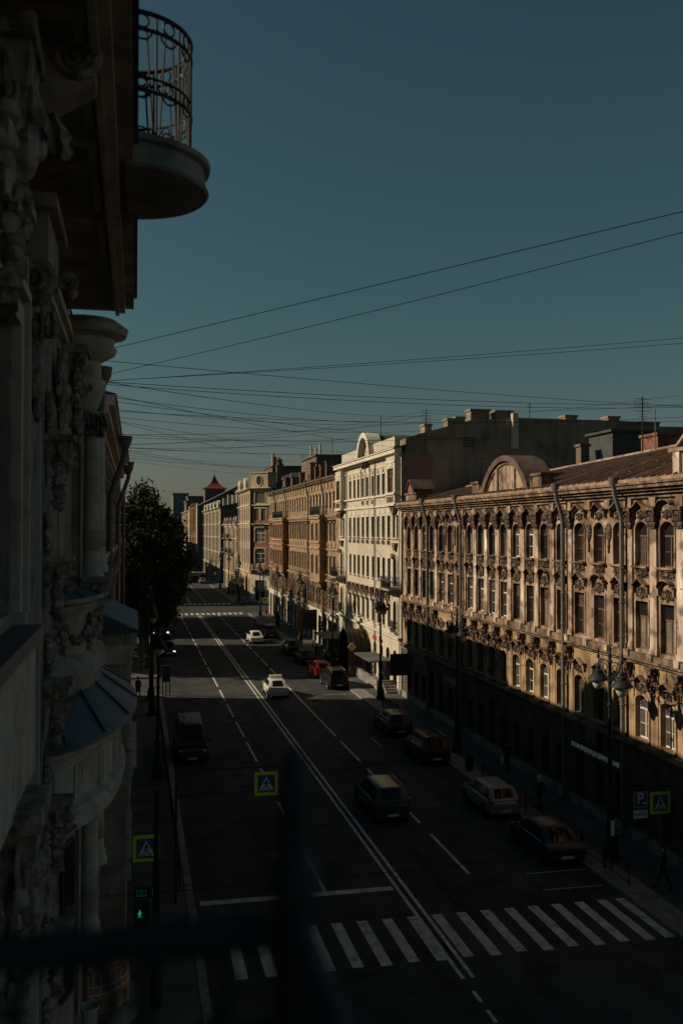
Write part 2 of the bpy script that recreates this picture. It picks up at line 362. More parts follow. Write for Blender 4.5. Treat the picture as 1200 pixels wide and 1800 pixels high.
def window(F, x, z, w, h, style='cross', fm=None, gm=None, y=0.22, label=None):
    """window (its frame) with each pane as a sub-part"""
    f, panes = win_meshes(w, h, style); fm = fm or fr_dark
    me = cached(('wf', round(w, 2), round(h, 2), style, fm.name), lambda: f.mesh('window', fm))
    o = F.put('window', me, x, z, y)
    lo_, up_ = R_.choice([glass_d, glass_d, glass_c, glass_c, glass_p] if R_.random() < .35 else [glass_d, glass_d, glass_c]), R_.choice([glass_d, glass_d, glass_c])
    for i, (a, b, c, d) in enumerate(panes):
        g = gm or (lo_ if i < 2 else up_)
        pm = cached(('pane', round(b - a, 2), round(d - c, 2), g.name), lambda: MB().box(-(b - a) / 2, (b - a) / 2, -.012, 0, -(d - c) / 2, (d - c) / 2).mesh('pane', g))
        M = wm(o) @ T((a + b) / 2, -.025, (c + d) / 2) @ Matrix.Rotation(R_.uniform(-.012, .012), 4, 'Z') @ Matrix.Rotation(R_.uniform(-.006, .006), 4, 'X')
        put('pane', pm, o, M)
    return o
def surround_mesh(w, h, rise, t=0.13, d=0.06, m=None):
    def mk():
        mb = MB(); a = w / 2
        mb.box(-a - t, -a - .003, -d, 0.002, -.0, h - rise); mb.box(a + .003, a + t, -d, 0.002, 0, h - rise)
        if rise > 0:
            P = arc_pts(-a - .003, a + .003, h - rise, rise + .003); Q = arc_pts(-a - t, a + t, h - rise, rise + t)
            for i in range(len(P) - 1):
                p, p2, q, q2 = P[i], P[i + 1], Q[i], Q[i + 1]
                mb.add([(p[0], -d, p[1]), (p2[0], -d, p2[1]), (q2[0], -d, q2[1]), (q[0], -d, q[1]), (p[0], 0, p[1]), (p2[0], 0, p2[1]), (q2[0], 0, q2[1]), (q[0], 0, q[1])],
                       [(0, 1, 2, 3), (0, 4, 5, 1), (3, 2, 6, 7)])
        else: mb.box(-a - t, a + t, -d, 0.002, h + .002, h + t)
        return mb.mesh('surround', m)
    return cached(('sur', round(w, 2), round(h, 2), round(rise, 2), t, m.name), mk)
def sill_mesh(w, m, d=0.2, t=0.1):
    return cached(('sill', round(w, 2), m.name, d, t), lambda: MB().box(-w / 2 - .16, w / 2 + .16, -d, .02, -t, 0).box(-w / 2 - .08, w / 2 + .08, -d * .6, .02, -t * 1.8, -t - .002).mesh('sill', m))
def capital_mesh(w, h, m):
    def mk():
        g = random.Random(3); mb = MB()
        mb.frust((0, -.08), (w * .36, .08), (w * .42, .12), 0, h * .8)
        mb.box(-w * .58, w * .58, -.30, 0, h * .84, h)
        for k in (-1, 1):
            mb.ring((k * w * .44, -.26, h * .70), w * .13, .035, 'y', 12, 5); mb.blob((k * w * .44, -.25, h * .70), w * .08)
        for row, zz in ((0, .16), (1, .42)):
            for i in range(4):
                x = (-.36 + .24 * i) * w
                mb.blob((x, -.17 - .03 * row, h * (zz + .06)), (w * .12, .06, h * .17), g, .15); mb.blob((x, -.23 - .03 * row, h * (zz + .20)), (w * .10, .05, h * .06), g, .2)
        mb.blob((0, -.26, h * .9), (w * .12, .07, h * .10))
        return mb.mesh('capital', m)
    return cached(('cap', w, h, m.name), mk)
def hood_mesh(w, m, kind='tri', rise=.3):
    def mk():
        mb = MB(); a = w / 2
        if kind == 'tri': P = [(-a, 0), (-a * .62, 0), (-a * .38, rise * .35), (0, rise), (a * .38, rise * .35), (a * .62, 0), (a, 0)]
        elif kind == 'arc': P = [(-a, 0), (-a * .66, 0)] + [(-a * .66 * math.cos(math.pi * i / 8), rise * math.sin(math.pi * i / 8) ** .8) for i in range(1, 8)] + [(a * .66, 0), (a, 0)]
        else: P = [(-a, 0), (a, 0)]
        mb.strip(P, .06, -.16, 0.01); mb.strip([(x * 1.06, z + .062) for x, z in P], .05, -.28, 0.01)
        for k in (-1, 1): mb.frust((k * a * .86, -.09), (.05, .06), (.08, .09), -.32, -.002)
        return mb.mesh('hood', m)
    return cached(('hood', w, kind, rise, m.name), mk)
def relief_mesh(w, h, m, seed=1, back=True):
    """symmetric scrollwork: a cartouche, curls and leaves"""
    def mk():
        g = random.Random(seed); mb = MB()
        if back: mb.box(-w / 2, w / 2, -.03, .01, 0, h)
        mb.blob((0, -.07, h * .55), (w * .13, .09, h * .26)); mb.ring((0, -.07, h * .55), min(w, h) * .24, .03, 'y', 14, 5)
        for k in (-1, 1):
            for i in range(5):
                x = k * w * (.16 + .075 * i); z = h * (.5 + .26 * math.sin(i * 1.9 + seed))
                mb.blob((x, -.06, z), (w * .06, .05 + .03 * g.random(), h * .10 + .02), g, .25)
            mb.ring((k * w * .30, -.06, h * .45), min(w, h) * .16, .028, 'y', 10, 5, .5, 5.5)
            mb.ring((k * w * .40, -.05, h * .70), min(w, h) * .10, .024, 'y', 9, 5, 2, 7)
        mb.blob((0, -.06, h * .12), (w * .09, .06, h * .16), g, .2); mb.blob((0, -.08, h * .90), (w * .10, .07, h * .10), g, .2)
        return mb.mesh('relief', m)
    return cached(('relief', w, h, seed, back, m.name), mk)
def mask_mesh(m, seed=5):
    """console with a carved head and a hanging swag of leaves"""
    def mk():
        g = random.Random(seed); mb = MB()
        mb.frust((0, -.16), (.14, .14), (.26, .2), .75, 1.15); mb.box(-.32, .32, -.40, 0, 1.15, 1.26)
        mb.blob((0, -.26, .72), (.14, .15, .19)); mb.blob((0, -.40, .70), (.04, .05, .06)); mb.blob((0, -.30, .90), (.19, .14, .10), g, .2)
        for k in (-1, 1):
            for i in range(6):
                mb.blob((k * (.16 + .045 * i), -.18 - .05 * g.random(), .86 - .10 * i + .05 * g.random()), (.09, .09, .08), g, .35)
            mb.ring((k * .24, -.2, .98), .09, .03, 'y', 10, 5, 0, 5)
        for i in range(9):
            mb.blob((g.uniform(-.10, .10) * (1 - i / 10), -.16 - .05 * g.random(), .52 - .075 * i), (.10 - .006 * i, .09, .07), g, .35)
        return mb.mesh('carved_mask', m)
    return cached(('mask', m.name, seed), mk)
def medallion_mesh(m):
    def mk():
        g = random.Random(11); mb = MB()
        mb.blob((0, -.06, .55), (.17, .09, .28), None, 0, 12, 6); 
        for i in range(14):
            t = 2 * math.pi * i / 14; mb.blob((.21 * math.cos(t), -.06, .55 + .34 * math.sin(t)), (.06, .05, .06), g, .3)
        for i in range(6): mb.blob((g.uniform(-.03, .03), -.05, .16 - .11 * i), (.075 - .009 * i, .05, .075), g, .3)
        return mb.mesh('medallion', m)
    return cached(('medal', m.name), mk)
def bracket_mesh(m, w=.16, d=.34, h=.3):
    return cached(('brk', m.name, w, d, h), lambda: MB().yz([(0, 0), (-.06, 0), (-d * .55, h * .5), (-d, h * .72), (-d, h), (0, h)], -w / 2, w / 2).mesh('bracket', m))
def downpipe(F, x, ztop, zb=0.15, out=.55, drop=1.4, label=None):
    mb = MB(); r = .11; po = .30
    mb.tube([(x, -out, ztop), (x, -out, ztop - .25), (x, -po - .02, ztop - drop), (x, -po, ztop - drop - .35), (x, -po, zb + .35), (x, -po - .06, zb + .12), (x, -.6, zb)], r, 8)
    mb.lathe([(.12, -.05), (.25, .20), (.28, .42), (.2, .42)], (x, -out, ztop), 10)
    z = ztop - drop - .9
    while z > 1: mb.lathe([(.11, 0), (.14, .02), (.14, .08), (.11, .10)], (x, -po, z), 8); mb.box(x - .02, x + .02, -po, -.0, z + .02, z + .06); z -= 1.55
    o = F.mb(mb, 'downpipe', pipe_m)
    if label: o['label'] = label
    return o
def cornice(F, x0, x1, z, m, steps=((.12, .18), (.28, .14), (.5, .2)), name='cornice', parent=None, ends=.0):
    mb = MB(); zz = z
    for d, h in steps: mb.box(x0 - d * ends, x1 + d * ends, -d, .02, zz, zz + h - .004); zz += h
    return F.mb(mb, name, m, parent)
def chimney(F, x, y, z0, z1, w=.5, d=.5, m=None, pots=0):
    mb = MB(); mb.box(x - w, x + w, y - d, y + d, z0, z1); mb.box(x - w - .09, x + w + .09, y - d - .09, y + d + .09, z1 + .003, z1 + .17)
    for i in range(pots): mb.lathe([(.13, .18), (.11, .6), (.15, .66), (.0, .66)], (x - w * .6 + 1.2 * w * i / max(1, pots - 1), y, z1), 8)
    return F.mb(mb, 'chimney', m or brick_m)
def body(F, W, D, z1, m, front=False, name='side_wall'):
    mb = MB(); y0 = .31
    mb.quad((0, 0, 0), (0, D, 0), (0, D, z1), (0, 0, z1)); mb.quad((W, 0, 0), (W, 0, z1), (W, D, z1), (W, D, 0))
    mb.quad((0, D, 0), (W, D, 0), (W, D, z1), (0, D, z1)); mb.quad((0, .02, z1 - .01), (W, .02, z1 - .01), (W, D, z1 - .01), (0, D, z1 - .01))
    if front: mb.quad((0, 0, 0), (W, 0, 0), (W, 0, z1), (0, 0, z1))
    else: mb.quad((0, .4, 0), (W, .4, 0), (W, .4, z1), (0, .4, z1))
    return F.mb(mb, name, m)
def hip_roof(F, W, D, z, h, m, over=.35, name='roof', y0=0):
    ym = y0 + (D - y0) / 2; e = min(W / 2, (D - y0) / 2) * .0
    mb = MB(); a = -.05; b = W + .05; f = y0 - over
    mb.add([(a, f, z), (b, f, z), (b, D, z), (a, D, z), (a + e, ym, z + h), (b - e, ym, z + h), (a, f, z - .08), (b, f, z - .08)],
           [(0, 1, 5, 4), (2, 3, 4, 5), (1, 2, 5), (3, 0, 4), (0, 6, 7, 1)])
    return F.mb(mb, name, m)
def balcony_rail(F, x0, x1, z, d, m, h=.95, n=None, name='balcony', slab=slab_m, th=.18, brk=True):
    mb = MB().box(x0, x1, -d, .02, z - th, z)
    o = F.mb(mb, name, slab)
    r = MB(); n = n or max(4, int((x1 - x0) / .16))
    for k in range(n + 1):
        x = x0 + .05 + (x1 - x0 - .1) * k / n; r.box(x - .012, x + .012, -d + .04, -d + .064, z + .002, z + h)
    for k in range(int(d / .18)):
        y = -d + .15 + k * .18
        for x in (x0 + .04, x1 - .064): r.box(x, x + .024, y, y + .024, z + .002, z + h)
    for zz in (.1, h * .55, h): 
        r.box(x0 + .02, x1 - .02, -d + .03, -d + .075, z + zz, z + zz + .035)
        for x in (x0 + .02, x1 - .065): r.box(x, x + .045, -d + .077, 0, z + zz, z + zz + .035)
    for k in range(max(2, int((x1 - x0) / .4))):
        x = x0 + .2 + k * .4
        if x < x1 - .1: r.ring((x, -d + .05, z + h * .78), .13, .014, 'y', 10, 4)
    F.mb(r, 'railing', m, o)
    if brk:
        b = MB()
        for x in (x0 + .2, x1 - .2): b.yz([(0, z - th - .003), (-d * .8, z - th - .003), (-d * .8, z - th - .12), (-.1, z - th - .55), (0, z - th - .55)], x - .08, x + .08)
        F.mb(b, 'bracket', slab, o)
    return o

# ------------------------------------------------------------------ ground, road, pavements, markings
def struct(o): o['kind'] = 'structure'; return o
struct(MB().quad((-900, -300, -.03), (900, -300, -.03), (900, 3000, -.03), (-900, 3000, -.03)).build('ground', earth))
KL, KR = 2.2, 18.25
road = MB().quad((KL, -30, 0), (KR, -30, 0), (KR, 700, 0), (KL, 700, 0))
for y0, y1 in ((83.5, 91.5), (159.5, 182.5), (244.5, 253.5), (319.6, 334)):
    road.quad((-120, y0, -.004), (KL, y0, -.004), (KL, y1, -.004), (-120, y1, -.004)); 
for y0, y1 in ((159.5, 182.5), (244.5, 253.5), (319.6, 334)):
    road.quad((KR, y0, -.004), (160, y0, -.004), (160, y1, -.004), (KR, y1, -.004))
road = struct(road.build('road', asphalt))
def mark(name, x0, x1, y0, y1, z=.004):
    return MB().box(x0, x1, y0, y1, z - .003, z).build(name, paint_white, road)
for i in range(1, 18):
    x = min(2.17 + .93 * i, KR - .44)
    mark('crosswalk_stripe', x, x + .38, 30.0 + .05 * math.sin(i * 3), 33.55)
mark('stop_line', 2.4, 9.85, 36.15, 36.55)
for y0, y1 in ((30.6, 31.4),): pass
for x in (10.02, 10.36): mark('centre_line', x - .07, x + .07, 28.6, 158, .008); mark('centre_line', x - .07, x + .07, 184, 318)
for y in (27.8, 26.6, 25.4, 24.2): mark('lane_dash', 10.0, 10.12, y - .7, y)
y = 36.6
while y < 157:
    mark('lane_dash', 7.13, 7.27, y + .0, y + 5.4); y += 7.05
for y0, y1 in ((37.2, 42.4), (44.1, 49.2), (51.2, 54.7), (56.5, 62.2), (63.7, 87.5)): mark('lane_dash', 13.23, 13.37, y0, y1)
y = 91
while y < 156: mark('lane_dash', 13.23, 13.37, y, y + 5.2); y += 7
y = 186
while y < 318: mark('lane_dash', 13.23, 13.37, y, y + 5.2); mark('lane_dash', 7.13, 7.27, y, y + 5.2); y += 7
for yc in (158.8, 180.2):
    for i in range(18):
        x = 2.6 + .9 * i
        if x < KR - .5: mark('crosswalk_stripe', x, x + .5, yc, yc + 3.4)
for x0, x1, y0, y1 in ((15.6, 18.2, 36.7, 36.75), (15.5, 18.0, 34.9, 34.95), (15.6, 18.2, 79.8, 79.88), (15.5, 15.55, 60, 62.5)): mark('parking_mark', x0, x1, y0, y1)
# pavements: a slab each, granite kerb stones as parts
def pavement(x0, x1, y0, y1, m=walk):
    return struct(MB().box(x0, x1, y0, y1, -.02, .13).build('pavement', m))
kerb_me = MB().box(0, .28, .006, .994, -.02, .145).mesh('kerb_stone', granite)
flag_me = MB().box(0, .86, .008, 1.492, .0, .014).mesh('paving_slab', granite)
for (y0, y1) in ((-20, 159), (183, 244), (254, 319), (334.5, 520)):
    p = pavement(KR + .29, 21.9, y0, y1)
    if y0 < 0:
        for k in range(28, 130): put('kerb_stone', kerb_me, p, T(KR, k, 0))
        for k in range(19, 86): put('paving_slab', flag_me, p, T(KR + .31, k * 1.5, .13))
        MB().box(KR, KR + .28, -20, 28, -.02, .145).box(KR, KR + .28, 130, 159, -.02, .145).build('kerb', granite, p)
    else: MB().box(KR, KR + .28, y0, y1, -.02, .145).build('kerb', granite, p)
for (y0, y1) in ((-20, 83.2), (92, 159), (183, 244), (254, 319)):
    p = pavement(-1.5, KL - .29, y0, y1)
    if y0 < 0:
        for k in range(28, 82): put('kerb_stone', kerb_me, p, T(KL - .28, k, 0))
        MB().box(KL - .28, KL, -20, 28, -.02, .145).build('kerb', granite, p)
    else: MB().box(KL - .28, KL, y0, y1, -.02, .145).build('kerb', granite, p)
asphalt_patch = mat('asphalt_patch', [(0.024, 0.028, 0.031), (0.038, 0.043, 0.046)], 0.9, 0.6, 0.35, 30, spec=0.15)
for x, y, w_, l_ in ((12.0, 52, 1.4, 6.5), (5.2, 44, 1.1, 3.0), (15.6, 70, 1.6, 9), (8.4, 66, .9, 12), (4.4, 76, 2.2, 2.0), (12.2, 95, 1.5, 7), (6.2, 108, 1.2, 10), (14.6, 33, 2.4, 1.8), (11.6, 31.5, .5, 9), (15.0, 113, 1.8, 5)):
    MB().box(x, x + w_, y, y + l_, .0005, .0022).build('asphalt_patch', asphalt_patch, road)
hatch_me = MB().lathe([(.0, .006), (.36, .006), (.36, 0)], (0, 0, 0), 18).mesh('manhole_cover', iron)
for x, y in ((8.6, 88.5), (5.0, 52), (14.9, 47), (11.8, 64), (6.0, 41)): put('manhole_cover', hatch_me, road, T(x, y, .001))

XF = 21.9
# ------------------------------------------------------------------ right row, nearest: long pink building with flaking plaster
Y0 = 77.4; W1 = Y0 - 24
b1 = thing('apartment_building', (XF, Y0 - W1 / 2, 0), 'long three-storey pink building with flaking plaster, carved ornament and a rusty tin roof', 'building')
F = Fac(b1, (XF, Y0, 0), -math.pi / 2)
body(F, W1, 16, 16.2, dark_wall)
ys = [75.37, 73.3, 71.21, 69.29, 67.0, 64.96, 62.95, 60.83, 58.76, 56.78, 54.84, 52.84, 50.86, 48.89, 46.79, 44.68, 42.59, 40.62, 38.61, 36.51, 34.4, 32.3, 30.2, 28.1, 26.0]
wx = [Y0 - y for y in ys]; WW = 1.06
ops = []; opsl = []
for x in wx:
    ops += [(x - WW / 2, x + WW / 2, 12.40, 14.36, .26), (x - WW / 2, x + WW / 2, 8.72, 10.84)]
    opsl += [(x - WW / 2, x + WW / 2, 4.78, 6.70, .20)]
F.mb(wall(MB(), 0, W1, 8.1, 15.4, ops, .34), 'wall', plaster_old)
F.mb(wall(MB(), 0, W1, 4.6, 8.1, opsl, .34, -.02), 'wall', ochre_low)
gops = []
for i, x in enumerate(wx): gops.append((x - .5, x + .5, .15 if i % 6 == 3 else .75, 3.4 if i % 6 == 3 else 2.75, .12))
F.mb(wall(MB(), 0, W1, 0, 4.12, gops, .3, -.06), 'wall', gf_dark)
F.mb(MB().box(0, W1, -.12, -.062, 0, .62), 'plinth', granite)
pil = MB().box(-.27, .27, -.10, .01, 8.6, 14.05).box(-.31, .31, -.13, .01, 8.6, 8.85).mesh('pilaster', plaster_pil)
pier = MB().box(-.30, .30, -.075, .01, 4.65, 8.05).mesh('pilaster', ochre_low)
capm = capital_mesh(.72, .92, ornament_m)
risers = MB().box(-.26, .26, -.14, .01, 15.02, 15.40).mesh('frieze_block', plaster_old)
plain = {4, 5, 6, 15, 16, 17}
for i, x in enumerate(wx):
    f1 = fr_white if i in (11, 12, 2) else (fr_brown if i > 14 else fr_dark); f2 = fr_white if i in (4, 5, 7, 8, 9, 10) else (fr_brown if i > 11 else fr_dark)
    window(F, x, 12.40, WW, 1.96, 'cross', f1); window(F, x, 8.72, WW, 2.12, 'cross', f2)
    window(F, x, 4.78, WW, 1.92, 'cross', fr_white if i in (11, 12, 13, 18, 19) else fr_dark, glass_c if i % 2 else None, y=.2)
    F.put('surround', surround_mesh(WW, 1.96, .26, .09, .06, plaster_old), x, 12.40)
    F.put('surround', surround_mesh(WW, 2.12, 0, .10, .05, plaster_old), x, 8.72)
    F.put('surround', surround_mesh(WW, 1.92, .20, .13, .07, ochre_low), x, 4.78, -.02)
    F.put('sill', sill_mesh(WW, plaster_sooty, .24, .08), x, 12.40); F.put('sill', sill_mesh(WW, ochre_low, .18, .07), x, 4.78, -.02)
    F.put('relief', relief_mesh(1.02, .36, ornament_m, 2), x, 11.88)
    F.put('relief', relief_mesh(.84, .54, ornament_m, 4, False), x, 10.95)
    F.put('hood', hood_mesh(1.42, plaster_sooty, 'arc' if i % 3 == 1 else 'tri', .28), x, 11.50)
    F.put('hood', hood_mesh(1.56, plaster_sooty, 'arc' if i in (19,) else 'tri', .30), x, 14.90)
    F.put('relief', relief_mesh(.62, .42, ornament_m, 6, False), x, 14.44)
    F.put('hood', hood_mesh(1.3, plaster_sooty, 'tri', .22), x, 7.25); F.put('relief', relief_mesh(.7, .5, ornament_m, 8, False), x, 6.74, -.02)
    gs = .15 if i % 6 == 3 else .75
    window(F, x, gs, 1.0, (3.4 if i % 6 == 3 else 2.75) - gs, 'cross', fr_dark, glass_d, y=.2)
    if i == 0: xm = [x - 1.0, (x + wx[1]) / 2]
    else: xm = [(x + wx[i + 1]) / 2] if i + 1 < len(wx) else []
    for q in xm:
        if i in plain and (i + 1 in plain or i == 6 or i == 17) and i not in (6, 17):
            F.put('medallion', medallion_mesh(ornament_m), q, 13.35)
        else:
            F.put('pilaster', pil, q, 0); F.put('capital', capm, q, 14.06, -.02)
            F.put('carved_mask', mask_mesh(ornament_m, 5 + i % 3), q, 6.90, -.01, .82, .92); F.put('pilaster', pier, q, 0)
        F.put('frieze_block', risers, q, 0)
cornice(F, 0, W1, 8.08, plaster_sooty, ((.16, .14), (.30, .10), (.22, .24)), 'string_course')
blk = MB().box(-.2, .2, -.30, 0, 8.32, 8.62).mesh('parapet_block', plaster_pil)
for x in wx: F.put('parapet_block', blk, x + 1.02, 0)
cornice(F, 0, W1, 4.12, plaster_sooty, ((.10, .14), (.22, .14), (.36, .12), (.30, .08)), 'string_course')
cornice(F, 0, W1, 15.40, plaster_sooty, ((.14, .16), (.30, .14), (.46, .12), (.62, .16), (.70, .10)), 'cornice')
x = .3; brm = bracket_mesh(plaster_sooty, .14, .40, .26)
while x < W1: F.put('bracket', brm, x, 15.55); x += .68
for py in (69.6, 62.0, 46.05, 39.9, 28.5): downpipe(F, Y0 - py, 15.95, .15, .66, 1.3)
# gutter wall, round-headed attic with its scrolls, a small gable and the attic block at the near end
g = MB().box(0, W1, -.62, -.40, 16.09, 16.24); F.mb(g, 'gutter', rust3)
ax = Y0 - 54.4
at = MB(); P = arc_pts(ax - 3.5, ax + 3.5, 16.2, 2.05, 16)
at.xz([(ax - 3.5, 16.1)] + P + [(ax + 3.5, 16.1)], -.05, .35); F.mb(at, 'attic', plaster_old)
rim = MB(); Q = arc_pts(ax - 3.95, ax + 3.95, 16.15, 2.35, 16); P2 = arc_pts(ax - 3.4, ax + 3.4, 16.2, 1.95, 16)
for i in range(16):
    p, p2, q, q2 = P2[i], P2[i + 1], Q[i], Q[i + 1]
    rim.add([(p[0], -.28, p[1]), (p2[0], -.28, p2[1]), (q2[0], -.28, q2[1]), (q[0], -.28, q[1]), (p[0], 1.5, p[1]), (p2[0], 1.5, p2[1]), (q2[0], 1.5, q2[1]), (q[0], 1.5, q[1])], [(0, 1, 2, 3), (0, 4, 5, 1), (3, 2, 6, 7), (4, 7, 6, 5)])
F.mb(rim, 'attic_rim', rust2)
F.mb(MB().strip(arc_pts(ax - 3.3, ax + 3.3, 16.18, 1.78, 14), .10, -.14, -.05), 'attic_moulding', plaster_sooty)
for k in (-1, 1):
    F.mb(MB().box(ax + k * 1.35 - .17, ax + k * 1.35 + .17, -.16, -.052, 16.1, 17.75), 'attic_pilaster', plaster_pil)
    F.mb(MB().box(ax + k * 4.9 - .62, ax + k * 4.9 + .62, -.2, .5, 16.1, 17.0).box(ax + k * 4.9 - .72, ax + k * 4.9 + .72, -.3, .6, 17.003, 17.15), 'attic_block', plaster_sooty)
    s = MB().xz([(ax + k * 3.9, 16.1), (ax + k * 4.3, 16.1), (ax + k * 4.26, 16.5), (ax + k * 3.95, 16.9)], -.2, .2); F.mb(s, 'scroll', plaster_sooty)
gx = Y0 - 74.3
F.mb(MB().box(gx - 1.5, gx + 1.5, -.2, .6, 16.1, 16.85).box(gx - 1.6, gx + 1.6, -.3, .7, 16.853, 16.97), 'attic_block', plaster_sooty)
F.mb(MB().xz([(gx - .75, 16.98), (gx + .75, 16.98), (gx + .75, 17.35), (gx, 18.0), (gx - .75, 17.35)], -.25, 1.4), 'dormer', brick_m)
rf = MB()
for k in (-1, 1): rf.add([(gx, -.4, 18.08), (gx, 1.5, 18.08), (gx + k * .95, 1.5, 17.28), (gx + k * .95, -.4, 17.28), (gx, -.4, 18.0), (gx, 1.5, 18.0), (gx + k * .95, 1.5, 17.2), (gx + k * .95, -.4, 17.2)], [(0, 1, 2, 3), (4, 5, 6, 7), (0, 4, 7, 3), (1, 5, 6, 2), (2, 3, 7, 6)])
F.mb(rf, 'dormer_roof', rust2)
nx = Y0 - 34.6
F.mb(MB().box(nx - 1.0, nx + 6.4, -.25, .6, 16.1, 17.2).box(nx - 1.2, nx + 6.6, -.4, .75, 17.203, 17.36), 'attic_block', plaster_old)
nx += 2.2; F.mb(MB().xz([(nx - 2.6, 17.37)] + arc_pts(nx - 2.6, nx + 2.6, 17.37, .95) + [(nx + 2.6, 17.37)], -.2, .5), 'attic_gable', plaster_pil)
F.mb(MB().strip(arc_pts(nx - 2.75, nx + 2.75, 17.38, 1.0), .14, -.42, .7), 'attic_rim', rust3); nx -= 2.2
for q in (-.7, 2.1): F.mb(MB().box(nx + q - .25, nx + q + .25, -.36, -.26, 16.1, 17.2), 'attic_pilaster', plaster_pil)
# tin roof: front slope in single sheets with standing seams, ridge higher towards the near end
rust_pale = mat('bare_tin_seam', [(0.26, 0.17, 0.12), (0.40, 0.29, 0.22)], 0.7, 3)
seam_r = random.Random(21); ridge = lambda x: 17.5 + .022 * x
n = int(W1 / .62); st = W1 / n
for k in range(n):
    x0, x1 = k * st, (k + 1) * st; dz = seam_r.uniform(-.012, .012)
    rsh = MB(); a, b = ridge(x0), ridge(x1)
    rsh.quad((x0, -.55, 16.22 + dz), (x1, -.55, 16.22 + dz), (x1, 5.2, b + dz), (x0, 5.2, a + dz))
    sm_ = MB(); sm_.add([(x0 - .02, -.55, 16.23), (x0 + .02, -.55, 16.23), (x0 + .02, 5.2, a + .01), (x0 - .02, 5.2, a + .01), (x0 - .02, -.55, 16.31), (x0 + .02, -.55, 16.31), (x0 + .02, 5.2, a + .09), (x0 - .02, 5.2, a + .09)], [(4, 5, 6, 7), (0, 1, 5, 4), (1, 2, 6, 5), (3, 0, 4, 7)]); F.mb(sm_, 'roof_seam', rust3 if k % 3 else rust_pale)
    for j in (1, 2, 3):
        t = (j + (k % 2) * .5) / 4; y = -.55 + 5.75 * t; z = 16.22 + (a - 16.22) * t + dz
        rsh.box(x0 + .03, x1 - .03, y - .02, y + .02, z + .0, z + .03)
    F.mb(rsh, 'roof_sheet', seam_r.choice([rust1, rust1, rust2, rust3]))
F.mb(MB().add([(0, 5.2, ridge(0)), (W1, 5.2, ridge(W1)), (W1, 16, 16.3), (0, 16, 16.3)], [(0, 1, 2, 3)]), 'roof', rust2)
F.mb(MB().add([(0, -.5, 16.1), (0, 5.2, ridge(0)), (0, 16, 16.3)], [(0, 1, 2)]).add([(W1, -.5, 16.1), (W1, 5.2, ridge(W1)), (W1, 16, 16.3)], [(0, 1, 2)]), 'gable_wall', dark_wall)
F.mb(MB().tube([(0, 5.2, ridge(0) + .05), (W1, 5.2, ridge(W1) + .05)], .13, 6), 'ridge_cap', rust3)
chimney(F, Y0 - 49.5, 7.2, 17, 19.3, .9, .55, brick_m); chimney(F, Y0 - 57.5, 6.5, 17, 19.4, .35, .3, dark_wall)
shed = MB().box(Y0 - 58.6, Y0 - 55.4, 7.5, 10.5, 16.5, 20.2).box(Y0 - 58.8, Y0 - 55.2, 7.3, 10.7, 20.203, 20.35); F.mb(shed, 'roof_shed', board_dark)
chimney(F, Y0 - 43.5, 6.5, 17.5, 19.2, .2, .2, dark_wall)
for x, y, h in ((Y0 - 46, 5.0, 2.2), (Y0 - 42.3, 5.4, 2.8), (Y0 - 38.8, 5.4, 1.6)):
    F.mb(MB().tube([(x, y, 17.9), (x, y, 18.2 + h)], .03, 5), 'vent_pipe', pipe_m)
# ------------------------------------------------------------------ cream building with the arched attic
Y0 = 103.2; W2 = Y0 - 77.9
b2 = thing('apartment_building', (XF, Y0 - W2 / 2, 0), 'tall cream building with a round-arched attic and corner bay windows, beside the pink building', 'building')
F = Fac(b2, (XF, Y0, 0), -math.pi / 2)
# body: the near side is the blank firewall of the deep wing behind
body(F, W2, 9, 20.6, firewall_m)
ys = [97.48, 95.52, 93.73, 91.74, 89.85, 87.75, 85.68, 83.81, 81.91]
c9 = [Y0 - y for y in ys]; w = .98; bx = (1.75, W2 - 1.75)
ops = []
for x in c9:
    ops += [(x - w / 2, x + w / 2, 17.22, 19.1), (x - w / 2, x + w / 2, 13.3, 15.26), (x - w / 2, x + w / 2, 9.5, 11.5, .1), (x - w / 2, x + w / 2, 5.4, 7.5, .14)]
for x in bx:
    for k in (-.62, .62): ops.append((x + k - .42, x + k + .42, 13.3, 15.26))
    ops += [(x - .55, x + .55, 9.1, 11.7, .55), (x - .55, x + .55, 5.3, 7.9, .55)]
F.mb(wall(MB(), 0, W2, 4.86, 20.4, ops, .32), 'wall', cream)
gx_ = [W2 - 2.0 - 2.35 * i for i in range(10)]
gops = [(x - .62, x + .62, .12 if i in (0, 4) else .5, 3.62, .4) for i, x in enumerate(gx_)]
F.mb(wall(MB(), 0, W2, 0, 4.58, gops, .32, -.03), 'wall', cream)
F.mb(MB().box(0, W2, -.10, -.034, 0, .48), 'plinth', granite)
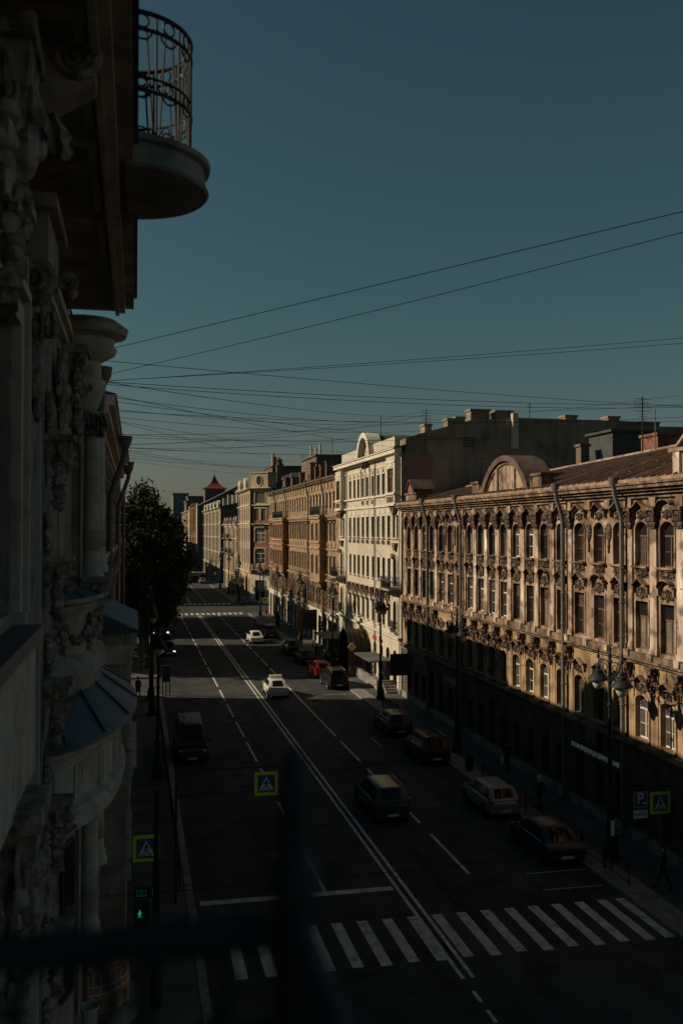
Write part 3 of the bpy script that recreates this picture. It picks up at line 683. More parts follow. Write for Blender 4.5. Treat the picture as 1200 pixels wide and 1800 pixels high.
for x in c9:
    for z, h, rs in ((17.22, 1.88, 0), (13.3, 1.96, 0), (9.5, 2.0, .1), (5.4, 2.1, .14)):
        window(F, x, z, w, h, 'cross' if z < 9 else 'plain', fr_dark, glass_c if z < 6 else None, y=.2)
    F.put('surround', surround_mesh(w, 1.96, 0, .10, .04, cream_trim), x, 13.3); F.put('surround', surround_mesh(w, 1.88, 0, .08, .03, cream_trim), x, 17.22)
    F.put('lunette', cached('lun', lambda: MB().xz([(-.48, .1)] + arc_pts(-.48, .48, .1, .42) + [(.48, .1)], -.05, .01).mesh('lunette', cream_trim)), x, 15.38)
    F.put('sill', sill_mesh(w, cream_trim, .22, .08), x, 13.3); F.put('sill', sill_mesh(w, cream_trim, .22, .08), x, 9.5); F.put('sill', sill_mesh(w, cream_trim, .18, .08), x, 5.4)
    F.put('relief', relief_mesh(.95, .42, plaster_sooty, 3, False), x, 12.66)
    F.put('carved_mask', mask_mesh(plaster_sooty, 6), x, 7.42, 0, .95, .95)
    F.put('finial', cached('fin', lambda: MB().blob((0, -.06, .1), (.10, .06, .1)).blob((0, -.05, .28), (.05, .05, .1)).mesh('finial', plaster_sooty)), x, 19.2)
for x in gx_: 
    dr = abs(x - gx_[0]) < .01 or abs(x - gx_[4]) < .01; gs = .12 if dr else .5
    window(F, x, gs, 1.24, 3.62 - gs, 'cross', fr_brown, glass_d, y=.2)
# corner bays
for j, x in enumerate(bx):
    bay = MB(); wall(bay, x - 1.45, x + 1.45, 16.2, 20.3, [(x - .95, x + .95, 17.22, 19.28)], .25, -.5)
    for q in (-1.45, 1.45): bay.quad((x + q, -.5, 16.2), (x + q, 0, 16.2), (x + q, 0, 20.3), (x + q, -.5, 20.3))
    bay.quad((x - 1.45, -.5, 16.2), (x + 1.45, -.5, 16.2), (x + 1.45, 0, 16.2), (x - 1.45, 0, 16.2))
    bay.quad((x - 1.45, -.5, 20.3), (x + 1.45, -.5, 20.3), (x + 1.45, 0, 20.3), (x - 1.45, 0, 20.3))
    F.mb(bay, 'bay_window', cream)
    window(F, x - .48, 17.22, .94, 2.06, 'cross', fr_brown, None, y=-.3); window(F, x + .48, 17.22, .94, 2.06, 'cross', fr_brown, None, y=-.3)
    F.mb(MB().box(x - 1.5, x + 1.5, -.56, -.503, 19.75, 19.9).box(x - .5, x + .5, -.54, -.503, 19.45, 19.72), 'trim', cream_trim)
    F.mb(MB().box(x - 1.55, x + 1.55, -.62, 0, 17.0, 17.16).box(x - 1.55, x + 1.55, -.62, 0, 16.06, 16.19), 'trim', cream_trim)
    bl = MB()
    for k in range(9): bl.box(x - 1.1 + k * .26, x - .98 + k * .26, -.53, -.503, 16.35, 16.85)
    F.mb(bl, 'baluster_panel', plaster_sooty)
    F.mb(MB().frust((x, -.2), (.1, .1), (.8, .24), 15.35, 16.05).blob((x, -.2, 15.35), .16), 'console', plaster_sooty)
    for k in (-.62, .62): window(F, x + k, 13.3, .84, 1.96, 'plain', fr_dark, None, y=.2)
    F.put('sill', sill_mesh(2.0, cream_trim, .22, .08), x, 13.3)
    window(F, x, 9.1, 1.1, 2.6, 'cross', fr_dark, None, y=.2); window(F, x, 5.3, 1.1, 2.6, 'cross', fr_dark, None, y=.2)
    F.put('surround', surround_mesh(1.1, 2.6, .55, .2, .12, cream_trim), x, 9.1); F.put('surround', surround_mesh(1.1, 2.6, .55, .2, .12, cream_trim), x, 5.3)
    F.mb(MB().box(x - .62, x + .62, -.26, 0, 12.72, 12.86).frust((x, -.12), (.28, .08), (.5, .16), 12.2, 12.717), 'console', plaster_sooty)
    F.mb(MB().blob((x, -.3, 11.72), (.3, .2, .26), R_, .2), 'carved_mask', plaster_sooty)
    balcony_rail(F, x - 1.5, x + 1.5, 8.98, 1.05, iron, .95)
    balcony_rail(F, x - .75, x + .75, 5.2, .35, iron, .9, brk=False, th=.1)
    fl = MB()
    for k in range(10): fl.blob((x - 1.1 + .24 * k, -.85, 9.25 + .1 * R_.random()), (.14, .14, .2), R_, .4)
    F.mb(fl, 'flower_box', leaf1)
F.mb(MB().box(2.95, W2 - 2.95, -.16, .01, 17.0, 17.16).box(2.95, W2 - 2.95, -.12, .01, 16.06, 16.24), 'string_course', cream_trim)
F.mb(MB().box(3.1, W2 - 3.1, -.05, .01, 19.72, 19.86), 'string_course', cream_trim)
for x in c9[3:6]:
    F.mb(MB().box(x - .5, x + .5, -.06, .01, 16.3, 16.95), 'panel', cream_trim)
    bl = MB()
    for k in range(4): bl.box(x - .36 + k * .22, x - .26 + k * .22, -.09, -.062, 16.42, 16.85)
    F.mb(bl, 'baluster_panel', plaster_sooty)
for x in (c9[3] - .85, c9[4] - .85, c9[4] + .95, c9[5] + .95): F.mb(MB().box(x - .14, x + .14, -.13, .01, 17.2, 19.72).box(x - .2, x + .2, -.18, .01, 19.72, 19.98), 'pilaster', cream_trim)
xm = c9[4]
F.mb(MB().xz([(xm - .5, 19.2)] + arc_pts(xm - .5, xm + .5, 19.5, .5) + [(xm + .5, 19.2)], -.07, .01), 'lunette', cream_trim)
F.mb(MB().strip(arc_pts(xm - .85, xm + .85, 19.9, .72, 10), .14, -.45, 0.0), 'hood', plaster_sooty)
cornice(F, 0, W2, 20.4, cream_trim, ((.25, .14), (.62, .34), (.72, .10)), ends=.15)
F.mb(MB().quad((-.1, -.72, 21.0), (W2 + .1, -.72, 21.0), (W2 + .1, .25, 21.35), (-.1, .25, 21.35)), 'cornice_tin', roof_grey)
cornice(F, 0, W2, 4.58, cream_trim, ((.12, .10), (.30, .12), (.36, .06)), 'string_course')
# attic wall with the big arch
F.mb(MB().box(1.6, xm - 2.3, -.03, .3, 20.9, 22.1).box(xm + 2.3, W2 - 2.0, -.03, .3, 20.9, 22.1), 'attic', cream)
A = arc_pts(xm - 2.3, xm + 2.3, 21.1, 2.0, 18)
F.mb(MB().xz([(xm - 2.3, 20.9)] + A + [(xm + 2.3, 20.9)], .1, .35), 'attic', cream)
rim = MB(); Pn = arc_pts(xm - 2.05, xm + 2.05, 21.0, 1.9, 18); Q = arc_pts(xm - 2.6, xm + 2.6, 21.0, 2.4, 18)
for i in range(18):
    p, p2, q, q2 = Pn[i], Pn[i + 1], Q[i], Q[i + 1]
    rim.add([(p[0], -.55, p[1]), (p2[0], -.55, p2[1]), (q2[0], -.55, q2[1]), (q[0], -.55, q[1]), (p[0], .4, p[1]), (p2[0], .4, p2[1]), (q2[0], .8, q2[1]), (q[0], .8, q[1])], [(0, 1, 2, 3), (0, 4, 5, 1), (3, 2, 6, 7), (4, 7, 6, 5)])
F.mb(rim, 'attic_rim', cream_trim)
F.put('relief', relief_mesh(1.1, 1.3, plaster_sooty, 9, False), xm, 21.2, .08)
vault = MB(); V = arc_pts(xm - 2.3, xm + 2.3, 21.0, 2.2, 12)
vault.add([(x, .8, z) for x, z in V] + [(x, 6, z) for x, z in V], [(i, i + 1, 14 + i, 13 + i) for i in range(12)], True)
F.mb(vault, 'barrel_roof', roof_grey)
mb = MB(); Vs = [(.35 + 3.0 * (1 - math.cos(math.pi / 2 * i / 6)), 21.1 + 1.3 * math.sin(math.pi / 2 * i / 6)) for i in range(7)] + [(12, 22.4), (12, 20)] + [(.35, 20)]
F.mb(MB().yz(Vs, xm + 2.7, W2 - .1), 'curved_roof', roof_grey); F.mb(MB().yz(Vs, .1, xm - 2.7), 'curved_roof', roof_grey)
for py in (78.2, 86.7, 98.9): 
    mb = MB().tube([(Y0 - py, -.12, 20.4), (Y0 - py, -.12, .4)], .06, 6); F.mb(mb, 'downpipe', cream_trim if py < 80 else pipe_m)
# deep wing: gabled firewall seen over the pink roof
FW = [(.4, 0), (.4, 21.75), (1.7, 22.2), (6.3, 23.45), (10.0, 23.75), (20.9, 23.72), (20.9, 23.3), (33, 23.3), (33, 0)]
wing = MB().yz([(y, z) for y, z in FW], W2 - 10, W2 - .02); F.mb(wing, 'firewall', firewall_m)
F.mb(MB().box(W2 - .02, W2 + .004, .45, 2.7, 16, 20.4), 'firewall_panel', firewall_pink)
vn = MB()
for (vx, vz, n_, m_) in ((5.5, 21.15, 4, 4), (17.7, 21.95, 3, 4)):
    for i in range(n_):
        for j in range(m_): F.mb(MB().box(W2 - .02, W2 + .008, vx + i * .27, vx + i * .27 + .2, vz + j * .22, vz + j * .22 + .15), 'vent_hole', board_dark)
for (y, a, z0, z1) in ((7.2, .85, 23.0, 24.3), (9.4, .8, 23.0, 24.25), (4.6, .35, 22.4, 23.45), (5.4, .4, 22.6, 23.6), (15.7, .55, 23.3, 24.0), (19.8, .55, 23.3, 24.0), (2.5, .3, 22.0, 22.9)):
    chimney(F, W2 - 1.0, y, z0, z1, .6, a, firewall_m)
F.mb(MB().box(W2 + .02, W2 + .5, 9.85, 10.35, 21.0, 24.1), 'flue', pale_m)
F.mb(MB().box(W2 - 8, W2 - 5, 23.5, 27, 23.2, 24.2).box(W2 - 8.1, W2 - 4.9, 23.4, 27.1, 24.203, 24.3), 'lift_house', board_dark)
# ground-floor extras
F.mb(MB().box(gx_[2] - .5, gx_[2] + .5, -.12, -.04, 3.75, 4.1).box(gx_[3] - .6, gx_[3] + .6, -.12, -.04, 3.75, 4.1), 'shop_sign', sign_red)

# ------------------------------------------------------------------ long brown building with bays and drainpipes
Y0 = 159.0; W3 = Y0 - 103.4
b3 = thing('apartment_building', (XF, Y0 - W3 / 2, 0), 'brown four-storey building with boxed bays, rusticated walls and a white shop front', 'building')
F = Fac(b3, (XF, Y0, 0), -math.pi / 2)
body(F, W3, 14, 20.0, dark_wall)
wx = [1.6 + 2.07 * i for i in range(26)]; w = .98
bays = ((10.3, 20.3), (43.0, 49.0))
inbay = lambda x: any(a < x < b for a, b in bays)
ops = []
for x in wx:
    ops += [(x - w / 2, x + w / 2, 16.5, 18.4)]
    if not inbay(x): ops += [(x - w / 2, x + w / 2, 12.74, 14.8), (x - w / 2, x + w / 2, 8.82, 11.0)]
    ops += [(x - w / 2, x + w / 2, 4.85, 7.0)]
F.mb(wall(MB(), 0, W3, 8.1, 19.9, ops, .3), 'wall', brown)
F.mb(wall(MB(), 0, W3, 4.45, 8.1, ops, .3, -.05), 'wall', plaster_sooty)
gops = [(1.2 + 3.05 * i, 3.35 + 3.05 * i, .1, 3.6) for i in range(18)]
F.mb(wall(MB(), 0, W3, 0, 4.0, gops, .4, -.08), 'wall', pale_m)
for i, g in enumerate(gops):
    for k in (0, 1): window(F, g[0] + .54 + 1.07 * k, .1, 1.06, 3.5, 'cross', fr_dark, glass_d, y=.25)
blocks = MB()
for z in (5.0, 5.6, 6.2, 6.8, 7.3): blocks.box(-.28, .28, -.16, -.051, z, z + .42)
blocks = blocks.mesh('quoin', plaster_sooty); ppm = MB().box(-.36, .36, -.07, .01, 15.9, 18.45).box(-.40, .40, -.13, .01, 18.2, 18.5).mesh('pilaster', brown_trim)
pan = MB().box(-.55, .55, -.10, .01, 18.85, 19.6).box(-.35, .35, -.14, -.103, 19.0, 19.45).mesh('panel', brown_trim)
und = MB().box(-.62, .62, -.09, .01, 11.9, 12.5).box(-.42, .42, -.12, -.093, 12.0, 12.4).mesh('panel', brown_trim)
for i, x in enumerate(wx):
    window(F, x, 16.5, w, 1.9, 'plain', fr_dark, None, y=.2); window(F, x, 4.85, w, 2.15, 'plain', fr_dark, None, y=.16)
    F.put('panel', pan, x, 0); F.put('quoin', blocks, x + 1.03, 0); F.put('quoin', blocks, x - .0, 0) if False else None
    if i < 25: F.put('pilaster', ppm, x + 1.035, 0)
    F.put('surround', surround_mesh(w, 1.9, 0, .1, .05, brown_trim), x, 16.5)
    if not inbay(x):
        window(F, x, 12.74, w, 2.06, 'plain', fr_dark, None, y=.2); window(F, x, 8.82, w, 2.18, 'plain', fr_dark, None, y=.2)
        F.put('surround', surround_mesh(w, 2.06, 0, .14, .08, brown_trim), x, 12.74); F.put('surround', surround_mesh(w, 2.18, 0, .14, .08, brown_trim), x, 8.82)
        F.put('panel', und, x, 0); F.put('hood', hood_mesh(1.4, plaster_sooty, 'flat', .1), x, 15.06); F.put('sill', sill_mesh(1.3, brown_trim, .26, .1), x, 8.82)
        F.put('relief', relief_mesh(1.1, .42, plaster_sooty, 3, False), x, 8.1)
def wb(a, b, z0, z1, o_, d): return o_
for a, b in bays:
    bay = MB(); k = 4 if b - a > 8 else 2; sp = (b - a) / k; bo = []
    for i in range(k):
        xc = a + sp * (i + .5); bo += [(xc - .55, xc + .55, 12.74, 14.8), (xc - .55, xc + .55, 8.82, 11.0)]
        window(F, xc, 12.74, 1.1, 2.06, 'cross', fr_dark, None, y=-.75); window(F, xc, 8.82, 1.1, 2.18, 'cross', fr_dark, None, y=-.75)
        F.put('surround', surround_mesh(1.1, 2.06, 0, .16, .08, brown_trim), xc, 12.74, -.9); F.put('surround', surround_mesh(1.1, 2.18, 0, .16, .08, brown_trim), xc, 8.82, -.9)
    wall(bay, a, b, 7.9, 15.6, bo, .2, -.9)
    for q in (a, b): bay.quad((q, -.9, 7.9), (q, 0, 7.9), (q, 0, 15.6), (q, -.9, 15.6))
    bay.quad((a, -.9, 7.9), (b, -.9, 7.9), (b, 0, 7.9), (a, 0, 7.9)); bay.quad((a, -.9, 15.6), (b, -.9, 15.6), (b, 0, 15.6), (a, 0, 15.6))
    bo_ = F.mb(bay, 'bay_window', redbrick if a < 30 else brown)
    t = MB()
    for z in (7.8, 11.75, 12.45, 15.3): t.box(a - .12, b + .12, -1.05, -.0, z, z + .18)
    F.mb(t, 'trim', brown_trim, bo_)
    F.mb(MB().frust(((a + b) / 2, -.4), ((b - a) / 2 - .5, .2), ((b - a) / 2, .42), 7.1, 7.797), 'console', plaster_sooty, bo_)
    balcony_rail(F, a - .1, b + .1, 15.78, 1.0, iron, .95, brk=False, th=.16)
cornice(F, 0, W3, 15.35, brown_trim, ((.10, .14), (.26, .14), (.34, .10)), 'string_course')
cornice(F, 0, W3, 7.9, brown_trim, ((.12, .12), (.3, .14)), 'string_course'); cornice(F, 0, W3, 11.6, brown_trim, ((.12, .10), (.2, .12)), 'string_course')
cornice(F, 0, W3, 4.0, pale_m, ((.14, .18), (.3, .2)), 'string_course')
cornice(F, 0, W3, 19.7, brown_trim, ((.2, .12), (.45, .14), (.65, .14)), ends=.3)
x = .3; brm = bracket_mesh(brown_trim, .16, .4, .34)
while x < W3: F.put('bracket', brm, x, 19.42); x += .69
hip_roof(F, W3, 14, 20.11, 2.2, roof_grey, .7)
for py in (150.5, 139.7, 121.1, 110.9): downpipe(F, Y0 - py, 19.9, .15, .6, 1.5)
for i, (py, y, z1) in enumerate(((121, .95, 21.9), (117.5, .95, 22.0), (114, 1.0, 22.2), (126.5, 1.3, 22.9), (134, 1.2, 22.0), (146, .9, 21.9))): chimney(F, Y0 - py, y, 20.2, z1, .35, .35, brick_m if i % 2 else dark_wall)
F.mb(MB().box(Y0 - 140, Y0 - 128, 2.1, 6.4, 20.6, 24.1).box(Y0 - 140.2, Y0 - 127.8, 1.9, 6.6, 24.103, 24.3), 'roof_house', dark_wall)
for k in range(3): F.mb(MB().box(Y0 - 152.5 + 4 * k, Y0 - 151 + 4 * k, 1.2, 3.4, 20.6, 22.0).xz([(Y0 - 152.7 + 4 * k, 22.003), (Y0 - 150.8 + 4 * k, 22.003), (Y0 - 151.75 + 4 * k, 22.7)], 1.0, 3.6), 'dormer', roof_grey)
for py, z in ((130, 25.9), (133, 25.6), (137, 26.2)): F.mb(MB().tube([(Y0 - py, 3.0, 24), (Y0 - py, 3.0, z)], .16, 8), 'flue', pale_m)

# ------------------------------------------------------------------ corner building in red brick and tan plaster
b4 = thing('corner_building', (XF, 196, 0), 'corner building in tan plaster with a red brick chamfered corner and an oval attic window', 'building')
F = Fac(b4, (XF, 209.3, 0), -math.pi / 2); W4 = 209.3 - 187.0
mb = MB().xy([(0, .35), (W4, .35), (W4 + 3.5, 3.85), (W4 + 3.5, 18), (0, 18)], 0, 22); F.mb(mb, 'wall', dark_wall)
wx = [1.6 + 3.2 * i for i in range(7)]; w = 1.9; ops = []; lv = ((19.3, 21.2), (15.9, 18.2), (11.6, 14.4), (7.4, 10.3))
for x in wx:
    for a, b in lv: ops.append((x - w / 2, x + w / 2, a, b))
    ops.append((x - .8, x + .8, .4, 4.6, .5))
F.mb(wall(MB(), 0, W4, 0, 22, ops, .1), 'wall', tan_m)
for x in wx:
    for a, b in lv: window(F, x, a, w, b - a, 'plain', fr_dark, glass_d, y=.09)
    window(F, x, .4, 1.6, 4.2, 'cross', fr_dark, glass_d, y=.09)
    F.put('pilaster', cached('p4', lambda: MB().box(-.45, .45, -.16, .01, 5.9, 21.7).mesh('pilaster', pale_m)), x + 1.6, 0)
for z in (5.5, 15.0, 18.6): cornice(F, 0, W4, z, pale_m, ((.15, .14), (.32, .16)), 'string_course')
cornice(F, 0, W4, 21.8, pale_m, ((.25, .14), (.6, .16), (.8, .12)))
for ax in (4.0, 14.5):
    F.mb(MB().xz([(ax - 2.2, 22.1)] + arc_pts(ax - 2.2, ax + 2.2, 22.3, 2.3) + [(ax + 2.2, 22.1)], -.3, .3), 'attic', pale_m)
    F.mb(MB().box(ax - .5, ax + .5, -.36, -.303, 22.5, 23.5), 'attic_window', glass_d)
downpipe(F, 3.2, 21.8, .2, .6, 1.5)
C = Fac(b4, (XF, 187.0, 0), -math.pi / 4)
C.M = T(XF, 187.0, 0) @ RZ(-math.pi / 4); CW = 3.5 * math.sqrt(2)
co = [(1.2, CW - 1.2, 19.2, 21.5, .4), (1.0, 2.25, 15.8, 18.2), (2.7, CW - 1.0, 15.8, 18.2), (1.2, CW - 1.2, 11.6, 14.2), (1.2, CW - 1.2, 7.4, 10.4, .9), (1.3, CW - 1.3, .2, 4.2)]
C.mb(wall(MB(), 0, CW, 18.8, 22, co, .3), 'wall', tan_m); C.mb(wall(MB(), 0, CW, 5.8, 18.8, co, .3), 'wall', redbrick); C.mb(wall(MB(), 0, CW, 0, 5.8, co, .3), 'wall', pale_m)
for o in co:
    window(C, (o[0] + o[1]) / 2, o[2], o[1] - o[0], o[3] - o[2], 'cross', fr_white if 5 < o[2] < 13 else fr_dark, glass_d if o[2] < 10 else glass_c, y=.2)
    C.put('surround', surround_mesh(o[1] - o[0], o[3] - o[2], 0, .14, .1, pale_m), (o[0] + o[1]) / 2, o[2])
for z in (5.5, 14.9, 18.6): cornice(C, 0, CW, z, pale_m, ((.15, .14), (.32, .16)), 'string_course')
cornice(C, 0, CW, 21.8, pale_m, ((.25, .14), (.6, .16), (.8, .12)), ends=.6)
balcony_rail(C, .8, CW - .8, 6.3, .9, pale_m, .95); balcony_rail(C, 1.2, CW - 1.2, 14.6, .4, iron, .5, brk=False)
C.mb(MB().box(.4, CW - .4, -.3, 2.5, 22.2, 25.0).box(.2, CW - .2, -.45, 2.7, 25.003, 25.2), 'attic', tan_m)
C.mb(MB().xy([(0, 0)] + [(1.0 * math.cos(t * .3), .0 + .0) for t in range(0)], 0, 1) if False else MB().add([(CW / 2 + .62 * math.cos(2 * math.pi * i / 16), -.31, 23.6 + .95 * math.sin(2 * math.pi * i / 16)) for i in range(16)], [tuple(range(16))]), 'oval_window', glass_d)
ovr = MB(); pts = [(CW / 2 + .7 * math.cos(2 * math.pi * i / 20), -.33, 23.6 + 1.05 * math.sin(2 * math.pi * i / 20)) for i in range(21)]; ovr.tube(pts, .13, 6, cap=False); C.mb(ovr, 'oval_frame', pale_m)
sd = Fac(b4, (25.4, 183.5, 0), 0)
sd.mb(MB().box(0, 12, -.02, .02, 0, 5.5), 'side_wall', pale_m); sd.mb(MB().box(0, 12, -.015, .03, 5.503, 22), 'side_wall', dark_wall)
for k in range(3): window(sd, 1.4 + 3 * k, .9, 1.2, 2.6, 'cross', fr_dark, glass_d, y=-.03)
hip_roof(F, W4, 18, 22.0, 2.5, roof_grey, 0, y0=.4)
F.mb(MB().box(1, 14, 5.5, 12, 22.5, 27.0).box(.8, 14.2, 5.3, 12.2, 27.003, 27.25), 'roof_house', dark_wall)
for x, y, z in ((6, 7, 29.4), (10.5, 7.5, 28.6), (16, 7, 26.2), (20, 6, 26.8), (2, 9, 28.3)): chimney(F, x, y, 22.5, z, .6, .5, dark_wall, 2)
for x in (8.2, 9.0): F.mb(MB().box(x - .16, x + .16, 6.2, 6.4, 27.3, 30.2).tube([(x, 6.5, 27.2), (x, 6.5, 30.6)], .06, 6), 'antenna_panel', pale_m)

# ------------------------------------------------------------------ the farther buildings of the row
def simple_building(label, ya, yb, H, rows, m, tm, sp=2.1, w=1.0, roofh=2.0, depth=16, pipes=3, name='apartment_building', x0=XF, gl=None):
    Wd = yb - ya
    b = thing(name, (x0, (ya + yb) / 2, 0), label, 'building'); F = Fac(b, (x0, yb, 0), -math.pi / 2)
    body(F, Wd, depth, H, dark_wall)
    n = int(Wd / sp); off = (Wd - (n - 1) * sp) / 2; ops = []
    for i in range(n):
        for a, c in rows: ops.append((off + i * sp - w / 2, off + i * sp + w / 2, a, c))
    F.mb(wall(MB(), 0, Wd, 0, H, ops, .12), 'wall', m)
    for i in range(n):
        for a, c in rows:
            window(F, off + i * sp, a, w, c - a, 'plain', fr_dark, gl or glass_d, y=.11)
        F.put('pilaster', cached(('sb', H, tm.name), lambda: MB().box(-.34, .34, -.16, .01, rows[0][1] + .9, H - .5).mesh('pilaster', tm)), off + (i + .5) * sp, 0) if i < n - 1 else None
    cornice(F, 0, Wd, H - .3, tm, ((.2, .15), (.5, .18), (.65, .12)), ends=.2)
    for a, c in rows: cornice(F, 0, Wd, c + .45, tm, ((.14, .12), (.24, .12)), 'string_course')
    hip_roof(F, Wd, depth, H + .16, roofh, roof_grey, .6)
    for k in range(pipes): downpipe(F, Wd * (k + .5) / pipes, H - .2, .2, .6, 1.4)
    return b, F, Wd
b5, F, Wd = simple_building('low tan three-storey building with two balconies and small roof urns, next to the corner building', 211.2, 243.6, 15.2, ((.4, 3.4), (5.2, 7.6), (9.0, 11.4), (12.4, 14.2)), tan_m, pale_m, 2.3, depth=12)
for x0_, z in ((3, 8.6), (14, 8.6), (22, 8.6), (16, 12.0), (4, 12.0)): balcony_rail(F, x0_, x0_ + 5, z, 1.0, iron, 1.0)
for x in (2, 9, 17, 25, 30): F.mb(MB().box(x - .4, x + .4, -.3, .5, 15.3, 16.0).lathe([(.1, .7), (.3, .9), (.34, 1.2), (.16, 1.5), (.08, 1.8)], (x, .1, 15.3), 10), 'roof_urn', pale_m)
chimney(F, 20, 5, 15.4, 19.0, .9, .6, pale_m)
b6, F, Wd = simple_building('grey plaster block with pale bands and rainpipes under a crowded roof', 254.6, 319, 20.0, ((.6, 3.6), (5.0, 7.4), (9.0, 11.4), (12.8, 15.0), (16.4, 18.6)), grey_m, pale_m, 2.6, depth=18, pipes=5)
for x in (8, 20, 33, 45, 58): F.mb(MB().xz([(x - 1.6, 20.1)] + arc_pts(x - 1.6, x + 1.6, 20.6, 1.4) + [(x + 1.6, 20.1)], -.3, .5), 'attic', pale_m)
for x, z in ((10, 24), (26, 24.5), (40, 24), (52, 25)): chimney(F, x, 6, 20.5, z, .7, .5, pale_m)
F.mb(MB().box(40, 60, 7, 12, 20.5, 24.4), 'roof_house', grey_m)
b7, F, Wd = simple_building('far terracotta building with cream piers under a dark hip roof', 346, 400, 22.2, ((1, 4), (8.5, 11), (12.5, 15), (16.5, 19.5)), orange_m, tan_m, 3.0, 1.4, roofh=8, depth=30, pipes=3)
for x in (1, 3.5, 50.5, 53): F.mb(MB().box(x - 1, x + 1, -.5, 0, 6, 23.6), 'pier', pale_m)
for x in (14, 22, 30, 38): F.mb(MB().box(x - .5, x + .5, -.5, -.0, 14, 24.2), 'pier', orange_m)
b8, F, Wd = simple_building('ochre building at the far end of the right row', 404, 470, 22, ((8.5, 11), (12.5, 15), (16.5, 19.5)), tan_m, pale_m, 3.2, 1.4, roofh=5, depth=24, pipes=2)
# roof turret with the red flared roof
tw = thing('roof_turret', (32.2, 404, 22), 'dark roof turret with a flared red tin spire and needle, far down the street', 'turret')
MB().box(-4.2, 4.2, -4.2, 4.2, 0, 9.2).build('drum', dark_wall, tw, T(32.2, 404, 22))
sp_ = MB(); prof = [(5.0, 9.2), (3.0, 10.2), (1.75, 11.4), (1.0, 12.8), (.45, 14.2), (.12, 15.0)]
for (r0, z0), (r1, z1) in zip(prof, prof[1:]):
    sp_.frust((0, 0), (r0, r0), (r1, r1), z0, z1); 
sp_.build('spire_roof', roof_red, tw, T(32.2, 404, 22)); MB().tube([(0, 0, 14.9), (0, 0, 17.6)], [.14, .03], 6).build('needle', iron, tw, T(32.2, 404, 22))
def far_block(x0, x1, y, H, m, label, wins=True):
    b = thing('far_building', ((x0 + x1) / 2, y, 0), label, 'building')
    MB().box(x0, x1, y, y + 20, 0, H).build('wall', m, b); MB().box(x0 - .4, x1 + .4, y - .4, y + 20.4, H + .003, H + .8).build('roof', roof_grey, b)
    if wins:
        Fb = Fac(b, (x0, y, 0), 0); n = int((x1 - x0) / 3)
        for i in range(n):
            for z in range(3, int(H) - 3, 3): window(Fb, 1.6 + 3 * i, z, 1.4, 1.7, 'plain', fr_dark, glass_p if (i * 7 + z) % 5 == 0 else glass_c, y=-.01)
    return b
blue_panel = mat('blue_grey_panel', [(0.10, 0.13, 0.15), (0.14, 0.17, 0.19)], 0.9, .3)
far_block(24, 34, 640, 37.5, blue_panel, 'distant blue-grey tower block left of the dark gables')
far_block(27.5, 46, 520, 31.5, dark_wall, 'distant dark brown block behind the terracotta building', False)
far_block(24, 60, 470.5, 27.5, dark_wall, 'distant dark gabled block closing the right row', False)

# ------------------------------------------------------------------ left row (shades the street; seen edge-on)
XL = -1.25
def LF(root, ya): return Fac(root, (XL, ya, 0), math.pi / 2)      # local x runs up the street, -y out over the pavement
# next building up the street, with drainpipes and a two-storey columned bay
a1 = thing('apartment_building', (XL, 45, 0), 'shaded stone building on the left with two drainpipes and an old carved wall', 'building')
F = LF(a1, 27.5); Wl = 34.5
body(F, Wl, 14, 17.6, dark_wall)
wx = [2.4 + 2.35 * i for i in range(14)]; ops = []
for x in wx:
    for a, b in ((1.2, 3.6), (5.6, 8.2), (9.8, 12.4), (13.6, 16.0)): ops.append((x - .55, x + .55, a, b))
F.mb(wall(MB(), 0, Wl, 0, 17.4, ops, .35), 'wall', left_m)
for x in wx:
    for a, b in ((1.2, 3.6), (5.6, 8.2), (9.8, 12.4), (13.6, 16.0)):
        window(F, x, a, 1.1, b - a, 'plain', fr_dark, glass_d, y=.22)
        F.put('surround', surround_mesh(1.1, b - a, 0, .16, .10, left_trim), x, a); F.put('hood', hood_mesh(1.7, left_trim, 'tri', .3), x, b + .35)
    F.put('capital', capital_mesh(.72, .92, left_orn), x + 1.17, 15.4)
    F.put('relief', relief_mesh(1.5, 1.0, left_orn, 12), x + 1.17, 13.4); F.put('relief', relief_mesh(1.2, .7, left_orn, 13), x, 12.75)
    F.put('carved_mask', mask_mesh(left_orn, 7), x + 1.17, 11.3)
cornice(F, 0, Wl, 17.0, left_trim, ((.25, .25), (.5, .25), (.66, .2), (.72, .1)), ends=.02)
for z in (4.4, 9.0, 12.9): cornice(F, 0, Wl, z, left_trim, ((.15, .15), (.3, .15)), 'string_course')
hip_roof(F, Wl, 14, 17.82, 2.0, roof_grey, .7)
F.mb(MB().box(20, 24.2, -.2, 3, 17.8, 19.4).xz([(20, 19.41), (24.2, 19.41), (22.1, 20.4)], -.1, 3), 'attic', left_m)
for x in (9.3, 25.9): downpipe(F, x, 17.1, .2, .85, 1.8)
